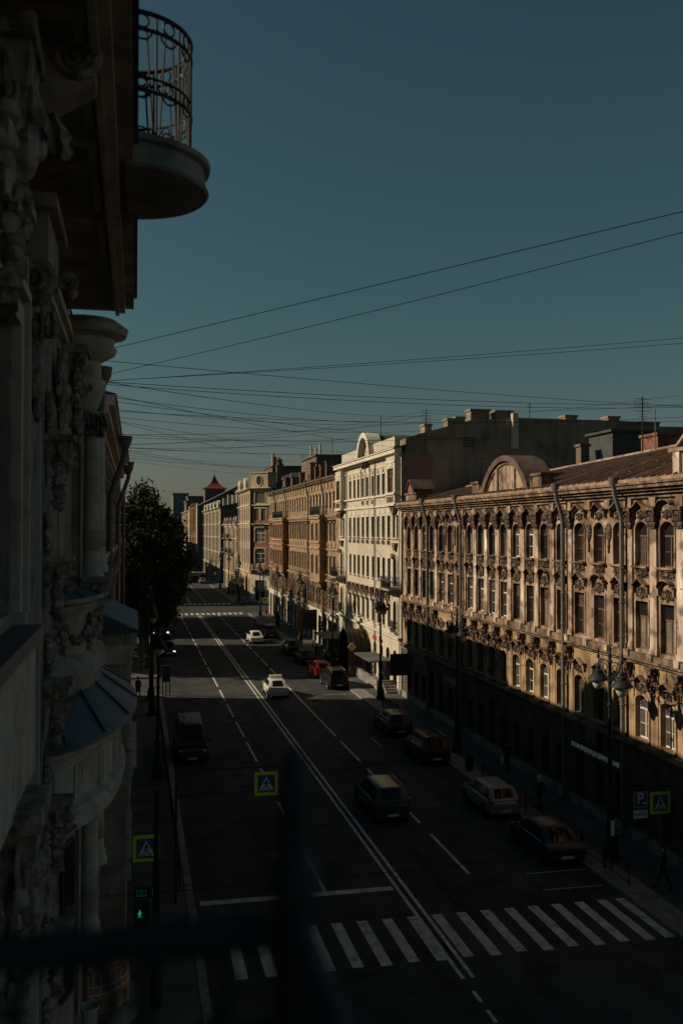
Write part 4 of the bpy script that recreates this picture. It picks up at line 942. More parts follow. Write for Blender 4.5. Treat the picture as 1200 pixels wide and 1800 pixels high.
# two-storey bay of columns on its near end
bay = MB().box(2.5, 9.0, -.98, 0, 0, 10.95); F.mb(bay, 'projecting_bay', left_m)
for z0, z1 in ((3.3, 6.25), (7.3, 9.9)):
    for x in (2.9, 5.0, 6.6, 8.6):
        F.mb(MB().box(x - .3, x + .3, -1.10, -.983, z0 + .3, z1 - .35).box(x - .38, x + .38, -1.15, -.983, z0, z0 + .297).box(x - .36, x + .36, -1.14, -.983, z1 - .347, z1), 'pilaster', left_trim)
    for x in (3.95, 5.8, 7.6): window(F, x, z0 + .4, 1.1, z1 - z0 - .8, 'cross', fr_dark, glass_d, y=-.99)
for z in (6.25, 9.9): 
    cornice(F, 2.4, 9.1, z, left_trim, ((1.10, .18), (1.14, .2), (1.22, .12), (1.30, .1)), 'entablature')
    F.mb(MB().box(2.45, 9.05, -1.12, -.983, z + .61, z + .95), 'frieze', left_m)
    dm = MB()
    for k in range(30): dm.box(2.55 + k * .215, 2.67 + k * .215, -1.20, -1.143, z + .21, z + .30)
    F.mb(dm, 'dentils', left_trim)
F.mb(MB().add([(2.2, -1.34, 10.95), (9.3, -1.34, 10.95), (9.3, 0, 11.6), (2.2, 0, 11.6), (2.2, -1.34, 10.88), (9.3, -1.34, 10.88), (2.2, 0, 10.88)], [(0, 1, 2, 3), (0, 4, 5, 1), (0, 3, 6, 4)]), 'tin_canopy', tin)
a2 = thing('apartment_building', (XL, 72, 0), 'taller left building whose far corner lets sunlight through to the street', 'building')
F = LF(a2, 62.1); Wl = 82.6 - 62.1; body(F, Wl, 14, 19.6, left_m)
wx = [1.6 + 2.4 * i for i in range(8)]; ops = []
for x in wx:
    for a, b in ((1.2, 3.6), (5.6, 8.2), (9.8, 12.4), (13.6, 16.0)): ops.append((x - .55, x + .55, a, b))
F.mb(wall(MB(), 0, Wl, 0, 19.4, ops, .35), 'wall', left_m)
for x in wx:
    for a, b in ((1.2, 3.6), (5.6, 8.2), (9.8, 12.4), (13.6, 16.0)): window(F, x, a, 1.1, b - a, 'plain', fr_dark, glass_d, y=.22)
    F.put('hood', hood_mesh(1.7, left_trim, 'tri', .3), x, 16.3); F.put('relief', relief_mesh(1.2, .7, left_orn, 13), x, 12.75)
cornice(F, 0, Wl, 19.0, left_trim, ((.25, .25), (.5, .25), (.66, .2), (.72, .1)), ends=.02)
hip_roof(F, Wl, 14, 19.82, 1.6, roof_grey, .7); downpipe(F, 17.5, 19.1, .2, .85, 1.8)
for (ya, yb, H, lab) in ((184.5, 236, 15, 'left-hand block hidden behind the street trees'), (262, 318, 17, 'left-hand block farther along behind the trees'), (336, 440, 22, 'left-hand block at the far end of the street')):
    b = thing('apartment_building', (XL, (ya + yb) / 2, 0), lab, 'building'); F = LF(b, ya)
    MB().box(-16, 0, 0, yb - ya, 0, H).build('wall', left_m, b, T(XL, ya, 0)); hip_roof(F, yb - ya, 16, H + .01, 2, roof_grey, .5)
    for i in range(int((yb - ya) / 3)):
        for z in (1.5, 5.5, 9.5): window(F, 2 + 3 * i, z, 1.2, 2.2, 'plain', fr_dark, glass_d, y=-.01)
# ------------------------------------------------------------------ the ornate building we look out from
a0 = thing('ornate_building', (XL, 5, 0), 'ornate stone building close on the left with carved consoles, columns and a curved oriel', 'building')
F = LF(a0, -12.0); q = lambda Y: Y + 12.0; d_ = lambda X: -(X - XL)        # local x from Y, local y from X
Wl = 24.6 + 12
body(F, Wl, 14, 18.4, left_m)
ops = [(q(8.2), q(10.25), 13.15, 16.1), (q(14.6), q(16.6), 12.4, 16.4), (q(14.6), q(16.6), 5.4, 9.2), (q(8.2), q(10.2), 5.6, 8.8)]
F.mb(wall(MB(), 0, Wl, 0, 18.2, ops, .35), 'wall', left_m)
for o in ops: window(F, (o[0] + o[1]) / 2, o[2], o[1] - o[0], o[3] - o[2], 'cross', fr_dark, glass_d, y=.25)
for o in ops[:1] + ops[3:]:
    F.put('surround', surround_mesh(o[1] - o[0], o[3] - o[2], 0, .22, .10, left_trim), (o[0] + o[1]) / 2, o[2])
    F.put('surround', surround_mesh(o[1] - o[0] + .5, o[3] - o[2] + .3, 0, .10, .16, left_trim), (o[0] + o[1]) / 2, o[2])
F.mb(MB().box(q(10.75), q(12.3), -.06, .01, 1, 17.2), 'rough_pier', left_dark)
F.mb(MB().box(q(12.34), q(12.44), -.10, .01, 6.0, 15.4), 'moulding', pale_m); F.mb(MB().box(q(10.55), q(10.70), -.12, .01, 6.0, 16.9), 'moulding', left_trim)
F.mb(MB().box(q(13.1), q(14.4), -.05, .01, 1, 17.2), 'rough_pier', left_dark)
# strings of carved fruit and heads down the piers
for i in range(11):
    F.put('carved_mask' if i % 2 else 'medallion', mask_mesh(left_orn, 3 + i % 3) if i % 2 else medallion_mesh(left_orn), q(13.45) + .12 * math.sin(i * 2.1), 15.2 - .82 * i, -.04, .62, .72)
# capitals with volutes, consoles under the eaves
def volute(Y, X, z, r, m=left_orn):
    mb = MB(); pts = []; rr = []
    for i in range(40):
        t = i / 39; a = t * 2 * math.pi * 2.3 + 1.2; rad_ = r * (1 - .82 * t)
        pts.append((q(Y), d_(X) + rad_ * math.cos(a), z + rad_ * math.sin(a))); rr.append(r * (.24 - .10 * t))
    mb.tube(pts, rr, 7); mb.blob((q(Y), d_(X), z), (r * .5, r * .22, r * .22))
    mb.tube([(q(Y) + .02, d_(X), z), (q(Y) + .5, d_(X), z)], r * .78, 14)
    return F.mb(mb, 'volute', m)
volute(8.0, -.50, 17.86, .20); volute(8.0, -1.0, 17.2, .14); volute(10.9, -1.12, 16.74, .24); volute(11.6, -.80, 16.9, .12); volute(5.6, -.5, 17.86, .2)
def leaves(Y, x0, x1, z0, z1, n, sd, s=.15, name='acanthus'):
    """carved acanthus: overlapping rows of ribbed leaves that hang and curl out at the tip"""
    g = random.Random(sd); mb = MB(); L = s * 1.9; W = s * .50; rows = max(1, int((z1 - z0) / (L * .5))); cols = max(1, int((x1 - x0) / (W * 1.15)))
    for r_ in range(rows):
        for c_ in range(cols + r_ % 2):
            X = x0 + (x1 - x0) * (c_ + .5 - .5 * (r_ % 2)) / cols; zt = z0 + (r_ + 1) * L * .5 + g.uniform(-.02, .02); a = (X - (x0 + x1) / 2) * .9 + g.uniform(-.12, .12); pts = []; m = 8
            yy = q(Y) + .05 * (rows - r_) / rows
            for j in range(m + 1):
                t = j / m; w = W * (math.sin(math.pi * min(1, t * .88 + .10)) ** .8) * (1 + .22 * math.cos(t * 19)); out = -(.02 + s * (.22 * math.sin(math.pi * t) + .38 * t ** 4))
                cz_ = zt - L * t + (L * .25 * max(0, t - .8) * 4 if t > .8 else 0); cx_ = X + L * t * math.sin(a)
                for e, dy in ((-1, .05), (-.45, -.02), (0, .03), (.45, -.02), (1, .05)): pts.append((yy + out + dy * s / .15, d_(cx_ + e * w), cz_))
            mb.add(pts, [(j * 5 + k_, j * 5 + k_ + 1, j * 5 + k_ + 6, j * 5 + k_ + 5) for j in range(m) for k_ in range(4)], True)
    return F.mb(mb, name, left_orn)
leaves(8.0, -1.15, -.60, 17.15, 17.55, 1, 1, .26); leaves(17.4, -1.0, -.60, 15.75, 16.1, 1, 7, .17); leaves(10.85, -1.25, -.85, 16.2, 16.5, 1, 3, .20)
for Yc, z, w_, h_, sd in ((15.4, 15.6, 1.3, 1.25, 21), (15.4, 14.3, 1.0, .9, 22), (11.6, 15.3, 1.0, 1.1, 23), (9.3, 10.2, 1.3, 1.5, 24), (8.6, 16.35, 1.2, .9, 25)):
    F.put('relief', relief_mesh(w_, h_, left_orn, sd, False), q(Yc), z, -.06, 1.0, 1.0)
F.put('carved_mask', mask_mesh(left_orn, 5), q(16.3), 15.55, -.10, 1.1, 1.15); F.put('carved_mask', mask_mesh(left_orn, 7), q(17.1), 12.3, -.35, .7, .7)
F.put('carved_mask', mask_mesh(left_orn, 6), q(7.7), 15.9, -.12, 1.5, 1.5); F.put('carved_mask', mask_mesh(left_orn, 7), q(9.2), 9.4, -.06, 1.6, 1.7)
F.mb(MB().yz([(0, 18.0), (0, 16.6), (d_(-1.05), 16.8), (d_(-.75), 17.5), (d_(-.35), 17.75), (d_(-.32), 18.0)], q(8.0), q(8.5)), 'console', left_m)
F.mb(MB().yz([(0, 18.0), (0, 16.6), (d_(-1.05), 16.8), (d_(-.75), 17.5), (d_(-.35), 17.75), (d_(-.32), 18.0)], q(5.6), q(6.1)), 'console', left_m)
F.mb(MB().box(q(10.9), q(12.3), d_(-.95), 0, 16.95, 17.5).box(q(10.7), q(12.4), d_(-.85), 0, 17.503, 17.65), 'impost', left_m)
# eaves: soffit with a coffer and mouldings, edge of the gutter
ev = MB().box(0, q(17.9), d_(-.36), 0, 18.0, 18.1).box(0, q(17.95), d_(-.05), d_(-.20), 18.06, 18.55)
F.mb(ev, 'eaves', left_m)
F.mb(MB().box(0, q(17.75), d_(-.20) + .003, d_(-.30), 17.93, 18.3).box(0, q(17.7), d_(-.30) + .003, d_(-.37), 17.87, 18.2), 'eaves_moulding', left_trim)
for y0 in (2.5, 5.0, 7.5, 10.0, 12.5): F.mb(MB().box(q(y0), q(y0 + .12), d_(-.40), d_(-1.15), 17.95, 17.998).box(q(y0 + .12), q(y0 + 2.2), d_(-.42), d_(-.5), 17.96, 17.998), 'coffer', left_trim)
F.mb(MB().box(0, q(17.9), d_(-.05) - .06, d_(-.05), 18.25, 18.6), 'gutter', iron_blue)
F.mb(MB().quad((0, d_(-.1), 18.56), (q(17.9), d_(-.1), 18.56), (q(17.9), 5, 21), (0, 5, 21)), 'roof', roof_grey)
# corbelled turret foot at the far end of the eaves, columns below it
cx, cy = q(17.7), d_(-.90)
F.mb(MB().lathe([(.15, 16.05), (.19, 16.1), (.27, 16.3), (.34, 16.48), (.37, 16.58), (.37, 16.66), (.29, 16.72), (.28, 17.0), (.36, 17.05), (.52, 17.14), (.56, 17.24), (.50, 17.3), (.52, 17.4), (.72, 17.47), (.76, 17.60), (.55, 17.75), (0, 17.75)], (cx, cy, 0), 28), 'turret_corbel', left_trim)
def column(Y, X, z0, z1, r=.165):
    mb = MB().lathe([(r * 1.5, z0), (r * 1.5, z0 + .14), (r * 1.25, z0 + .18), (r * 1.3, z0 + .28), (r * 1.05, z0 + .34), (r, z0 + .5), (r * .93, z1 - .1), (r * 1.15, z1 - .07), (r * 1.15, z1)], (q(Y), d_(X), 0), 20)
    o = F.mb(mb, 'column', left_trim)
    F.mb(MB().lathe([(r * 1.02, z0 + .55), (r * 1.08, z0 + .57), (r * 1.08, z0 + .9), (r * 1.02, z0 + .92)], (q(Y), d_(X), 0), 20), 'meander_band', left_m, o)
    return o
column(17.6, -.77, 13.08, 16.1, .145); column(21.6, -.80, 13.08, 16.1, .145); column(17.6, -.77, 6.75, 9.65, .145); column(21.6, -.80, 6.75, 9.65, .145); column(17.6, -.77, 1.2, 5.6, .15)
F.mb(MB().box(q(17.35), q(17.8), d_(-.93), 0, 13.05, 17.0), 'pier', left_m); F.mb(MB().box(q(17.35), q(17.8), d_(-.93), 0, 5.6, 9.6), 'pier', left_m); F.mb(MB().box(q(21.4), q(21.8), d_(-.93), 0, 5.6, 9.6), 'pier', left_m); F.mb(MB().box(q(17.3), q(17.9), d_(-.9), 0, 0, 5.597), 'pier', left_m)
F.mb(MB().box(q(17.3), q(17.348), d_(-.91), d_(-.95), 5.6, 9.6).box(q(17.3), q(17.348), d_(-.91), d_(-.95), 13.05, 16.6), 'moulding', left_trim)
# curved oriel: parapet with swags, tin canopy, entablature
OK_ = 2.8; oc = (q(17.6), d_(-1.5), 0); A0, A1 = math.pi, 2 * math.pi
def half(prof, name, m, n=28):
    mb = MB().lathe(prof, oc, n, A0, A1); mb.v = [(oc[0] + (p[0] - oc[0]) * OK_, p[1], p[2]) for p in mb.v]
    return F.mb(mb, name, m)
half([(0, 13.06), (.70, 13.02), (1.0, 12.92)], 'oriel_roof', tin)
half([(1.0, 12.92), (1.02, 12.86), (.92, 12.8), (.90, 12.7), (.84, 12.6), (.84, 12.0), (.92, 11.95), (1.0, 11.8), (1.02, 11.7), (.92, 11.65), (.92, 11.2)], 'oriel_parapet', left_m)
half([(.9, 11.45), (1.52, 11.0), (1.54, 10.94), (1.46, 10.91)], 'tin_canopy', tin)
half([(1.40, 10.92), (1.38, 10.78), (1.30, 10.72), (1.28, 10.6), (1.22, 10.55), (1.22, 10.02), (1.32, 9.97), (1.34, 9.87), (1.28, 9.83), (1.28, 9.62), (0, 9.62)], 'entablature', left_trim)
half([(.42, 13.0), (.42, 16.9)], 'oriel_wall', left_m); half([(.50, 9.62), (.50, 0.1)], 'oriel_wall', left_m)
for k in range(1, 8):
    a = A0 + k * math.pi / 8
    for (r0, z0_), (r1, z1_), nm in (((.05, 13.08), (1.0, 12.95), 'roof_seam'), ((.9, 11.47), (1.52, 11.02), 'canopy_seam')):
        F.mb(MB().tube([(oc[0] + r0 * OK_ * math.cos(a), oc[1] + r0 * math.sin(a), z0_), (oc[0] + r1 * OK_ * math.cos(a), oc[1] + r1 * math.sin(a), z1_)], .018, 5), nm, tin)
sw = MB()
for k in range(7):
    a = A0 + (k + .0) * math.pi / 6
    for j in range(9):
        t = a + j / 8 * math.pi / 6; z = 12.5 - .28 * math.sin(math.pi * j / 8)
        sw.blob((oc[0] + .88 * OK_ * math.cos(t), oc[1] + .88 * math.sin(t), z), (.075, .05, .06), R_, .35, 6, 4)
    for j in range(5): sw.blob((oc[0] + .88 * OK_ * math.cos(a), oc[1] + .88 * math.sin(a), 12.58 - .12 * j), (.07, .06, .07), R_, .35, 6, 4)
F.mb(sw, 'swag', left_orn)
for k in range(9):
    a = A0 + .25 + k * (math.pi - .5) / 8
    tg = MB()
    for j in (-.085, 0, .085): tg.box(-.03 + j, .03 + j, -.05, .01, 10.05, 10.53)
    M = F.M @ T(oc[0] + 1.21 * OK_ * math.cos(a), oc[1] + 1.21 * math.sin(a), 0) @ RZ(math.atan2(math.sin(a), math.cos(a) / OK_) + math.pi / 2)
    tg.build('triglyph', left_trim, a0, M)
for k in (.9, 1.6, 2.25): 
    a = A0 + k
    M = F.M @ T(oc[0] + .52 * OK_ * math.cos(a), oc[1] + .52 * math.sin(a), 0) @ RZ(math.atan2(math.sin(a), math.cos(a) / OK_) + math.pi / 2)
    MB().box(-.28, .28, -.03, 0, 6.2, 8.8).build('window', fr_dark, a0, M); MB().box(-.23, .23, -.04, -.031, 6.26, 8.74).build('pane', glass_d, a0, M)
# ledge and parapet close below on the left
F.mb(MB().box(q(6.5), q(10.6), d_(-.95), 0, 12.86, 13.0), 'tin_ledge', tin); F.mb(MB().box(q(6.5), q(10.5), d_(-1.02), 0, 11.5, 12.857), 'panel', left_trim)
F.mb(MB().box(q(6.5), q(10.4), d_(-.98), 0, 9.3, 9.6).box(q(6.5), q(10.4), d_(-1.06), 0, 5, 9.297), 'panel', left_m)
for z in (17.2,): cornice(F, 0, q(17.5), z, left_trim, ((.10, .12), (.18, .14)), 'string_course')
cornice(F, 0, q(19.0), 4.6, left_trim, ((.15, .15), (.3, .15)), 'string_course')
downpipe(F, q(24.3), 17.6, .2, .4, 1.2)
# round balconies: slab and a wrought-iron railing of rings, hoops and bars
def round_balcony(Yc, Xc, z, r, th, m, slab, h=1.08, label=None, a0_=-math.pi / 2, a1_=math.pi / 2):
    M = T(Xc, Yc, z)
    b = MB().lathe([(0, 0), (r, 0), (r * 1.03, .03), (r, .07), (r * .97, th - .08), (r * 1.04, th - .06), (r * 1.05, th), (0, th)], (0, 0, 0), 40, a0_, a1_)
    o = b.build('balcony', slab, a0, M)
    rr = r * .80; zt = th; n = 7
    def pt(t, zz, k=1.0): a = a0_ + (a1_ - a0_) * t; return (rr * k * math.cos(a), rr * k * math.sin(a), zt + zz)
    def arc(zz, t0=0, t1=1, k=1.0, nn=32): return [pt(t0 + (t1 - t0) * i / nn, zz, k) for i in range(nn + 1)]
    R = MB(); R.tube(arc(h), .026, 6); R.tube(arc(h - .19), .022, 6); R.tube(arc(h * .50), .015, 6); R.tube(arc(h * .50 - .15), .022, 6); R.tube(arc(.05), .012, 6)
    R.build('railing', m, o, M)
    def rp(name, pts, r_): MB().tube(pts, r_, 5, cap=False).build(name, m, o, M)
    for i in range(n):
        c = (i + .5) / n; e = .5 / n
        def loop(zc, rad_, a_0=0, a_1=2 * math.pi, N=14):
            return [pt(c + rad_ / (rr * (a1_ - a0_)) * math.cos(a_0 + (a_1 - a_0) * j / N), zc + rad_ * math.sin(a_0 + (a_1 - a_0) * j / N)) for j in range(N + 1)]
        rp('railing_ring', loop(h - .095, .078), .014); rp('railing_ring', loop(h * .5 - .075, .062), .012)
        rp('railing_hoop', loop(h - .19, .115, math.pi, 2 * math.pi), .012); rp('railing_hoop', loop(h * .5 - .15, .09, math.pi, 2 * math.pi), .011); rp('railing_hoop', loop(.06, .10, 0, math.pi), .011)
        for s_ in (-1, 1):
            rp('railing_bar', [pt(c + s_ * e * .30, h - .19), pt(c + s_ * e * .80, 0)], .013)
            if s_ > 0: rp('railing_bar', [pt(c + e, h), pt(c + e, .0)], .017)
    return o
round_balcony(11.6, -.12, 18.0, .94, .36, iron, slab_m, 1.46)
o = round_balcony(19.6, -.86, 4.5, .95, .28, rail_sunlit, slab_m, 1.08); o['label'] = 'low round balcony with a railing coloured orange for reflected sunlight'
# the balcony we stand on: slab, thin iron railing with a post at its corner
o = F.mb(MB().box(q(-1.4), q(1.05), d_(.25), .0, 12.25, 12.45), 'balcony', slab_m); o['label'] = 'our own balcony with a thin iron railing, close to the lens'
rl = MB().tube([(-1.25, 1.0, 13.58), (.165, 1.0, 13.58), (.165, -1.3, 13.58)], .020, 8).tube([(-1.25, 1.0, 13.475), (.165, 1.0, 13.475), (.165, -1.3, 13.475)], .014, 8).tube([(-1.25, 1.0, 12.55), (.165, 1.0, 12.55), (.165, -1.3, 12.55)], .014, 8)
rl.build('railing', rail_paint, o)
pst = MB().lathe([(.022, -1.13), (.022, .03), (.028, .04), (.028, .06), (.018, .075), (.0175, .12), (.016, .165), (.010, .185), (0, .19)], (.165, 1.0, 13.58), 12); pst.build('railing_post', rail_paint, o)
ring_y = MB().ring((0, 0, 0), .047, .007, 'y', 16, 6).mesh('railing_ring', rail_paint); ring_x = MB().ring((0, 0, 0), .047, .007, 'x', 16, 6).mesh('railing_ring', rail_paint)
bar_ = MB().tube([(0, 0, 12.46), (0, 0, 13.475)], .008, 6).mesh('railing_bar', rail_paint)
for k in range(11): put('railing_ring', ring_y, o, T(-1.13 + .118 * k, 1.0, 13.527)); put('railing_bar', bar_, o, T(-1.19 + .118 * k, 1.0, 0))
for k in range(18): put('railing_ring', ring_x, o, T(.165, .88 - .118 * k, 13.527)); put('railing_bar', bar_, o, T(.165, .94 - .118 * k, 0))

# ------------------------------------------------------------------ street trees on the left pavement
def crown_mesh(seed, m, n=16000, H=14.0, r=4.7):
    g = random.Random(seed); mb = MB(); cl = []
    while len(cl) < 96:
        p = Vector((g.uniform(-1, 1), g.uniform(-1, 1), g.uniform(-1, 1)))
        if .25 < p.length < 1: 
            k = 1.0 if p.z < .0 else 1 - .30 * p.z
            cl.append((Vector((p.x * r * k, p.y * r * k, H * .5 + p.z * H * .52)), g.uniform(.6, 1.35)))
    vs = []; fs = []
    for i in range(n):
        c, s = cl[g.randrange(len(cl))]
        d = Vector((g.gauss(0, .42), g.gauss(0, .42), g.gauss(0, .36))) * s
        p = c + d; u = Vector((g.gauss(0, 1), g.gauss(0, 1), g.gauss(0, 1))).normalized(); w = u.orthogonal().normalized(); w = Matrix.Rotation(g.uniform(0, 6.28), 3, u) @ w; t = u.cross(w)
        L = g.uniform(.14, .27); q_ = len(vs)
        vs += [p - w * L, p + t * L * .55, p + w * L, p - t * L * .55]; fs.append((q_, q_ + 1, q_ + 2, q_ + 3))
    mb.add(vs, fs, False)
    me = bpy.data.meshes.new('crown'); me.from_pydata([tuple(v) for v in vs], [], fs); me.materials.append(m); me.update()
    return me, cl
def trunk_mesh(seed, cl, z0=3.7):
    g = random.Random(seed); mb = MB()
    mb.tube([(0, 0, -.1), (.05, 0, .3), (.1, .05, 2.5), (-.05, .1, 5), (.1, 0, 9), (.0, .1, 13.5)], [.36, .26, .22, .19, .13, .03], 8)
    for c, s in cl[::3]:
        b = Vector((0, 0, max(3.2, c.z + z0 - 3.5))); e = Vector((c.x, c.y, c.z + z0))
        mb.tube([b, b.lerp(e, .5) + Vector((g.uniform(-.3, .3), g.uniform(-.3, .3), .4)), e], [.10, .06, .02], 5)
    return mb.mesh('trunk', bark)
variants = []
for sd, m in ((1, leaf1), (2, leaf2), (3, leaf1)):
    me, cl = crown_mesh(sd, m); variants.append((me, trunk_mesh(sd, cl)))
spots = [(.5, 97.5, .99, 0), (.75, 104.2, 1.04, 1), (.8, 110.8, 1.0, 2), (1.2, 115.8, .92, 0), (1.3, 130.0, 1.04, 1), (1.1, 134.5, 1.0, 2), (1.4, 141.5, 1.02, 0), (1.2, 149, .95, 1), (1.6, 155, .85, 2),
         (-6.5, 99.5, 1.0, 1), (-7.5, 106.5, 1.05, 2), (-6.8, 113, 1.0, 0), (-7.2, 118.6, .8, 1), (-6.5, 133.5, 1.0, 2), (-7, 139, 1.0, 0), (-6.6, 146, 1.0, 1), (-7, 153, .95, 2), (-13, 103, 1.1, 0), (-13, 110, 1.1, 1), (-13, 119, .9, 2), (-13, 139, 1.1, 0), (-13, 147, 1.1, 1),
         (1.4, 190, .9, 0), (1.3, 199, .95, 1), (1.5, 209, .95, 2), (1.5, 219, 1.0, 0), (1.5, 229, .9, 1), (1.4, 262, .95, 2), (1.4, 274, 1.0, 0), (1.5, 287, 1.0, 1), (1.6, 300, .95, 2), (1.6, 313, .9, 0), (1.5, 345, 1.1, 1), (1.5, 360, 1.1, 2), (12, 420, 1.2, 0), (17, 428, 1.1, 1), (6, 410, 1.2, 2)]
for i, (x, y, s, v) in enumerate(spots):
    near = ['tall dark street tree at the front of the left row, its crown against the sky', 'second tall tree of the left row behind the front one', 'third tree of the left row', 'fourth tree of the left row, before the gap in the foliage', 'fifth tree of the left row, just past the gap in the foliage']
    lab = near[i] if i < 5 else (ORD[i - 9] + ' park tree set back behind the dark left row, counting from the front' if 9 <= i < 22 else (ORD[i] + ' leafy tree of the dark left row, counting from the front' if y < 160 else (ORD[i - 22] + ' small left tree beyond the first cross street, counting from near' if y < 240 else (ORD[i - 27] + ' tiny far left tree beyond the second cross street, counting from near' if y < 400 else ORD[i - 34] + ' of the tiny trees closing the far end of the street'))))
    t = thing('street_tree', (x, y, 0), lab, 'tree', 'trees along the left pavement', rz=i * 1.3); t.scale = (s, s, s)
    t.matrix_basis = T(x, y, 0) @ RZ(i * 1.3) @ Matrix.Scale(s, 4)
    put('trunk', variants[v][1], t, t.matrix_basis); put('crown', variants[v][0], t, t.matrix_basis @ T(0, 0, 3.5))
# ------------------------------------------------------------------ street lamps: cast-iron post, two hanging lanterns on scrolled arms
def lamp(loc, label, group):
    t = thing('street_lamp', loc, label, 'street lamp', group); M0 = T(*loc)
    MB().lathe([(.36, 0), (.36, .25), (.30, .30), (.30, .75), (.22, .85), (.24, .95), (.17, 1.05), (.15, 1.9), (.19, 1.95), (.19, 2.05), (.10, 2.2)], (0, 0, 0), 12).build('base', iron, t, M0)
    p = MB().lathe([(.10, 2.2), (.085, 5), (.075, 8.2), (.11, 8.24), (.11, 8.34), (.06, 8.4), (.09, 8.55), (.05, 8.65), (.075, 8.85), (.03, 8.95), (.012, 9.45)], (0, 0, 0), 10)
    for z in (3.6, 5.0, 6.4, 7.4): p.lathe([(.08, z), (.125, z + .04), (.125, z + .1), (.08, z + .14)], (0, 0, 0), 10)
    p.build('pole', iron, t, M0)
    for s in (-1, 1):
        a = MB().tube([(0, 0, 7.55), (0, s * .45, 7.75), (0, s * .85, 8.05), (0, s * 1.02, 8.35)], .035, 6).tube([(0, 0, 8.25), (0, s * .5, 8.32), (0, s * 1.02, 8.2), (0, s * 1.03, 8.0)], .03, 6)
        a.ring((0, s * .42, 8.0), .18, .022, 'x', 14, 5); a.ring((0, s * .75, 8.24), .11, .02, 'x', 12, 5); a.lathe([(.05, 8.3), (.08, 8.4), (.03, 8.5), (.06, 8.6), (.01, 8.8)], (0, s * 1.03, 0), 8)
        a.build('arm', iron, t, M0)
        l = MB().lathe([(.05, 8.02), (.12, 7.95), (.10, 7.85), (.20, 7.78), (.20, 7.66), (.44, 7.46), (.46, 7.38), (.40, 7.36)], (0, s * 1.03, 0), 16).build('lantern', iron, t, M0)
        MB().lathe([(.27, 7.37), (.25, 7.18), (.17, 7.02), (.05, 6.95), (0, 6.95)], (0, s * 1.03, 0), 14).build('glass_bowl', lamp_glass, l, M0)
    return t
l0 = lamp((19.62, 37.3, .13), 'double street lamp nearest on the right, its lanterns before the sunlit pink wall', 'street lamps on the right pavement')
for y, lab in ((57.0, 'double street lamp before the middle of the pink building'), (76.1, 'double street lamp at the foot of the cream building where sunlight meets shade'), (95.6, 'double street lamp beside the dark cars before the cream building'), (115.5, 'double street lamp in front of the brown building by the cyclist'), (134.5, 'double street lamp in front of the brown building, far half'), (154, 'double street lamp at the cross street corner of the brown building'), (186, 'double street lamp at the foot of the red brick corner'), (207, 'small far double street lamp in front of the tan corner building'), (228, 'small far double street lamp before the low tan building')):
    copy_thing(l0, T(19.62, y, .13), lab, 'street lamps on the right pavement')
for y, lab in ((54.5, 'dark double street lamp on the left pavement by the parked van'), (73.2, 'left double street lamp standing at the edge of the sunlit strip'), (79.5, 'slim dark lamp post right beside another on the left sunlit strip'), (98.5, 'left double street lamp under the first trees')):
    copy_thing(l0, T(1.25, y, .13), lab, 'street lamps on the left pavement')
t = thing('utility_pole', (.63, 28.6, .13), 'plain dark utility pole partly covering the left crossing sign', 'pole'); MB().tube([(.63, 28.6, .13), (.63, 28.6, 6.4)], [.10, .075], 10).build('shaft', iron, t); MB().lathe([(.17, 0), (.17, .9), (.11, 1.0)], (.63, 28.6, .13), 10).build('base', iron, t); MB().box(.53, .73, 28.44, 28.52, 2.2, 2.9).build('control_box', board_dark, t)

# ------------------------------------------------------------------ signs
def arrow_text(txt, size, m, parent, M, name='lettering', ext=.004, align='CENTER', bold=0.0):
    c = bpy.data.curves.new('lettering', 'FONT'); c.body = txt; c.size = size; c.extrude = ext; c.align_x = align; c.align_y = 'CENTER'; c.offset = bold
    ob = bpy.data.objects.new('tmp', c); COL.objects.link(ob); dg = bpy.context.evaluated_depsgraph_get()
    me = bpy.data.meshes.new_from_object(ob.evaluated_get(dg)); bpy.data.objects.remove(ob); me.materials.clear(); me.materials.append(m)
    return put(name, me, parent, M @ Matrix.Rotation(math.pi / 2, 4, 'X'))
def crossing_panel(t, M, s=.86):
    """square sign facing -y: yellow-green border, blue field, white triangle, walking figure on stripes"""
    h = s / 2
    MB().box(-h, h, 0, .03, -h, h).build('border', sign_yel, t, M)
    MB().box(-h * .74, h * .74, -.006, -.001, -h * .74, h * .74).build('blue_field', sign_blue, t, M)
    MB().xz([(-h * .64, -h * .56), (h * .64, -h * .56), (0, h * .62)], -.012, -.007).build('triangle', sign_white, t, M)
    f = MB(); k = h
    f.add([(k * .02 + k * .075 * math.cos(i * .524), -.016, k * .30 + k * .075 * math.sin(i * .524)) for i in range(12)], [tuple(range(12))])
    def limb(a, b, w):
        dx, dz = b[0] - a[0], b[1] - a[1]; L = math.hypot(dx, dz); nx, nz = -dz / L * w / 2, dx / L * w / 2
        f.xz([((a[0] + nx) * k, (a[1] + nz) * k), ((b[0] + nx) * k, (b[1] + nz) * k), ((b[0] - nx) * k, (b[1] - nz) * k), ((a[0] - nx) * k, (a[1] - nz) * k)], -.018, -.013)
    limb((0, .22), (-.02, -.12), .15); limb((-.02, -.10), (-.14, -.28), .09); limb((-.14, -.28), (-.22, -.46), .08); limb((0, -.10), (.13, -.26), .09); limb((.13, -.26), (.22, -.46), .08)
    limb((.02, .20), (.16, .04), .07); limb((.16, .04), (.24, -.06), .05); limb((-.02, .20), (-.14, .06), .07); limb((-.14, .06), (-.18, -.06), .05)
    f.build('walking_figure', sign_black, t, M)
    st = MB()
    for x in (-.40, -.06, .30): st.xz([((x - .08) * k, -.53 * k), ((x + .06) * k, -.53 * k), ((x + .10) * k, -.42 * k), ((x - .02) * k, -.42 * k)], -.018, -.013)
    st.build('crossing_stripes', sign_black, t, M)
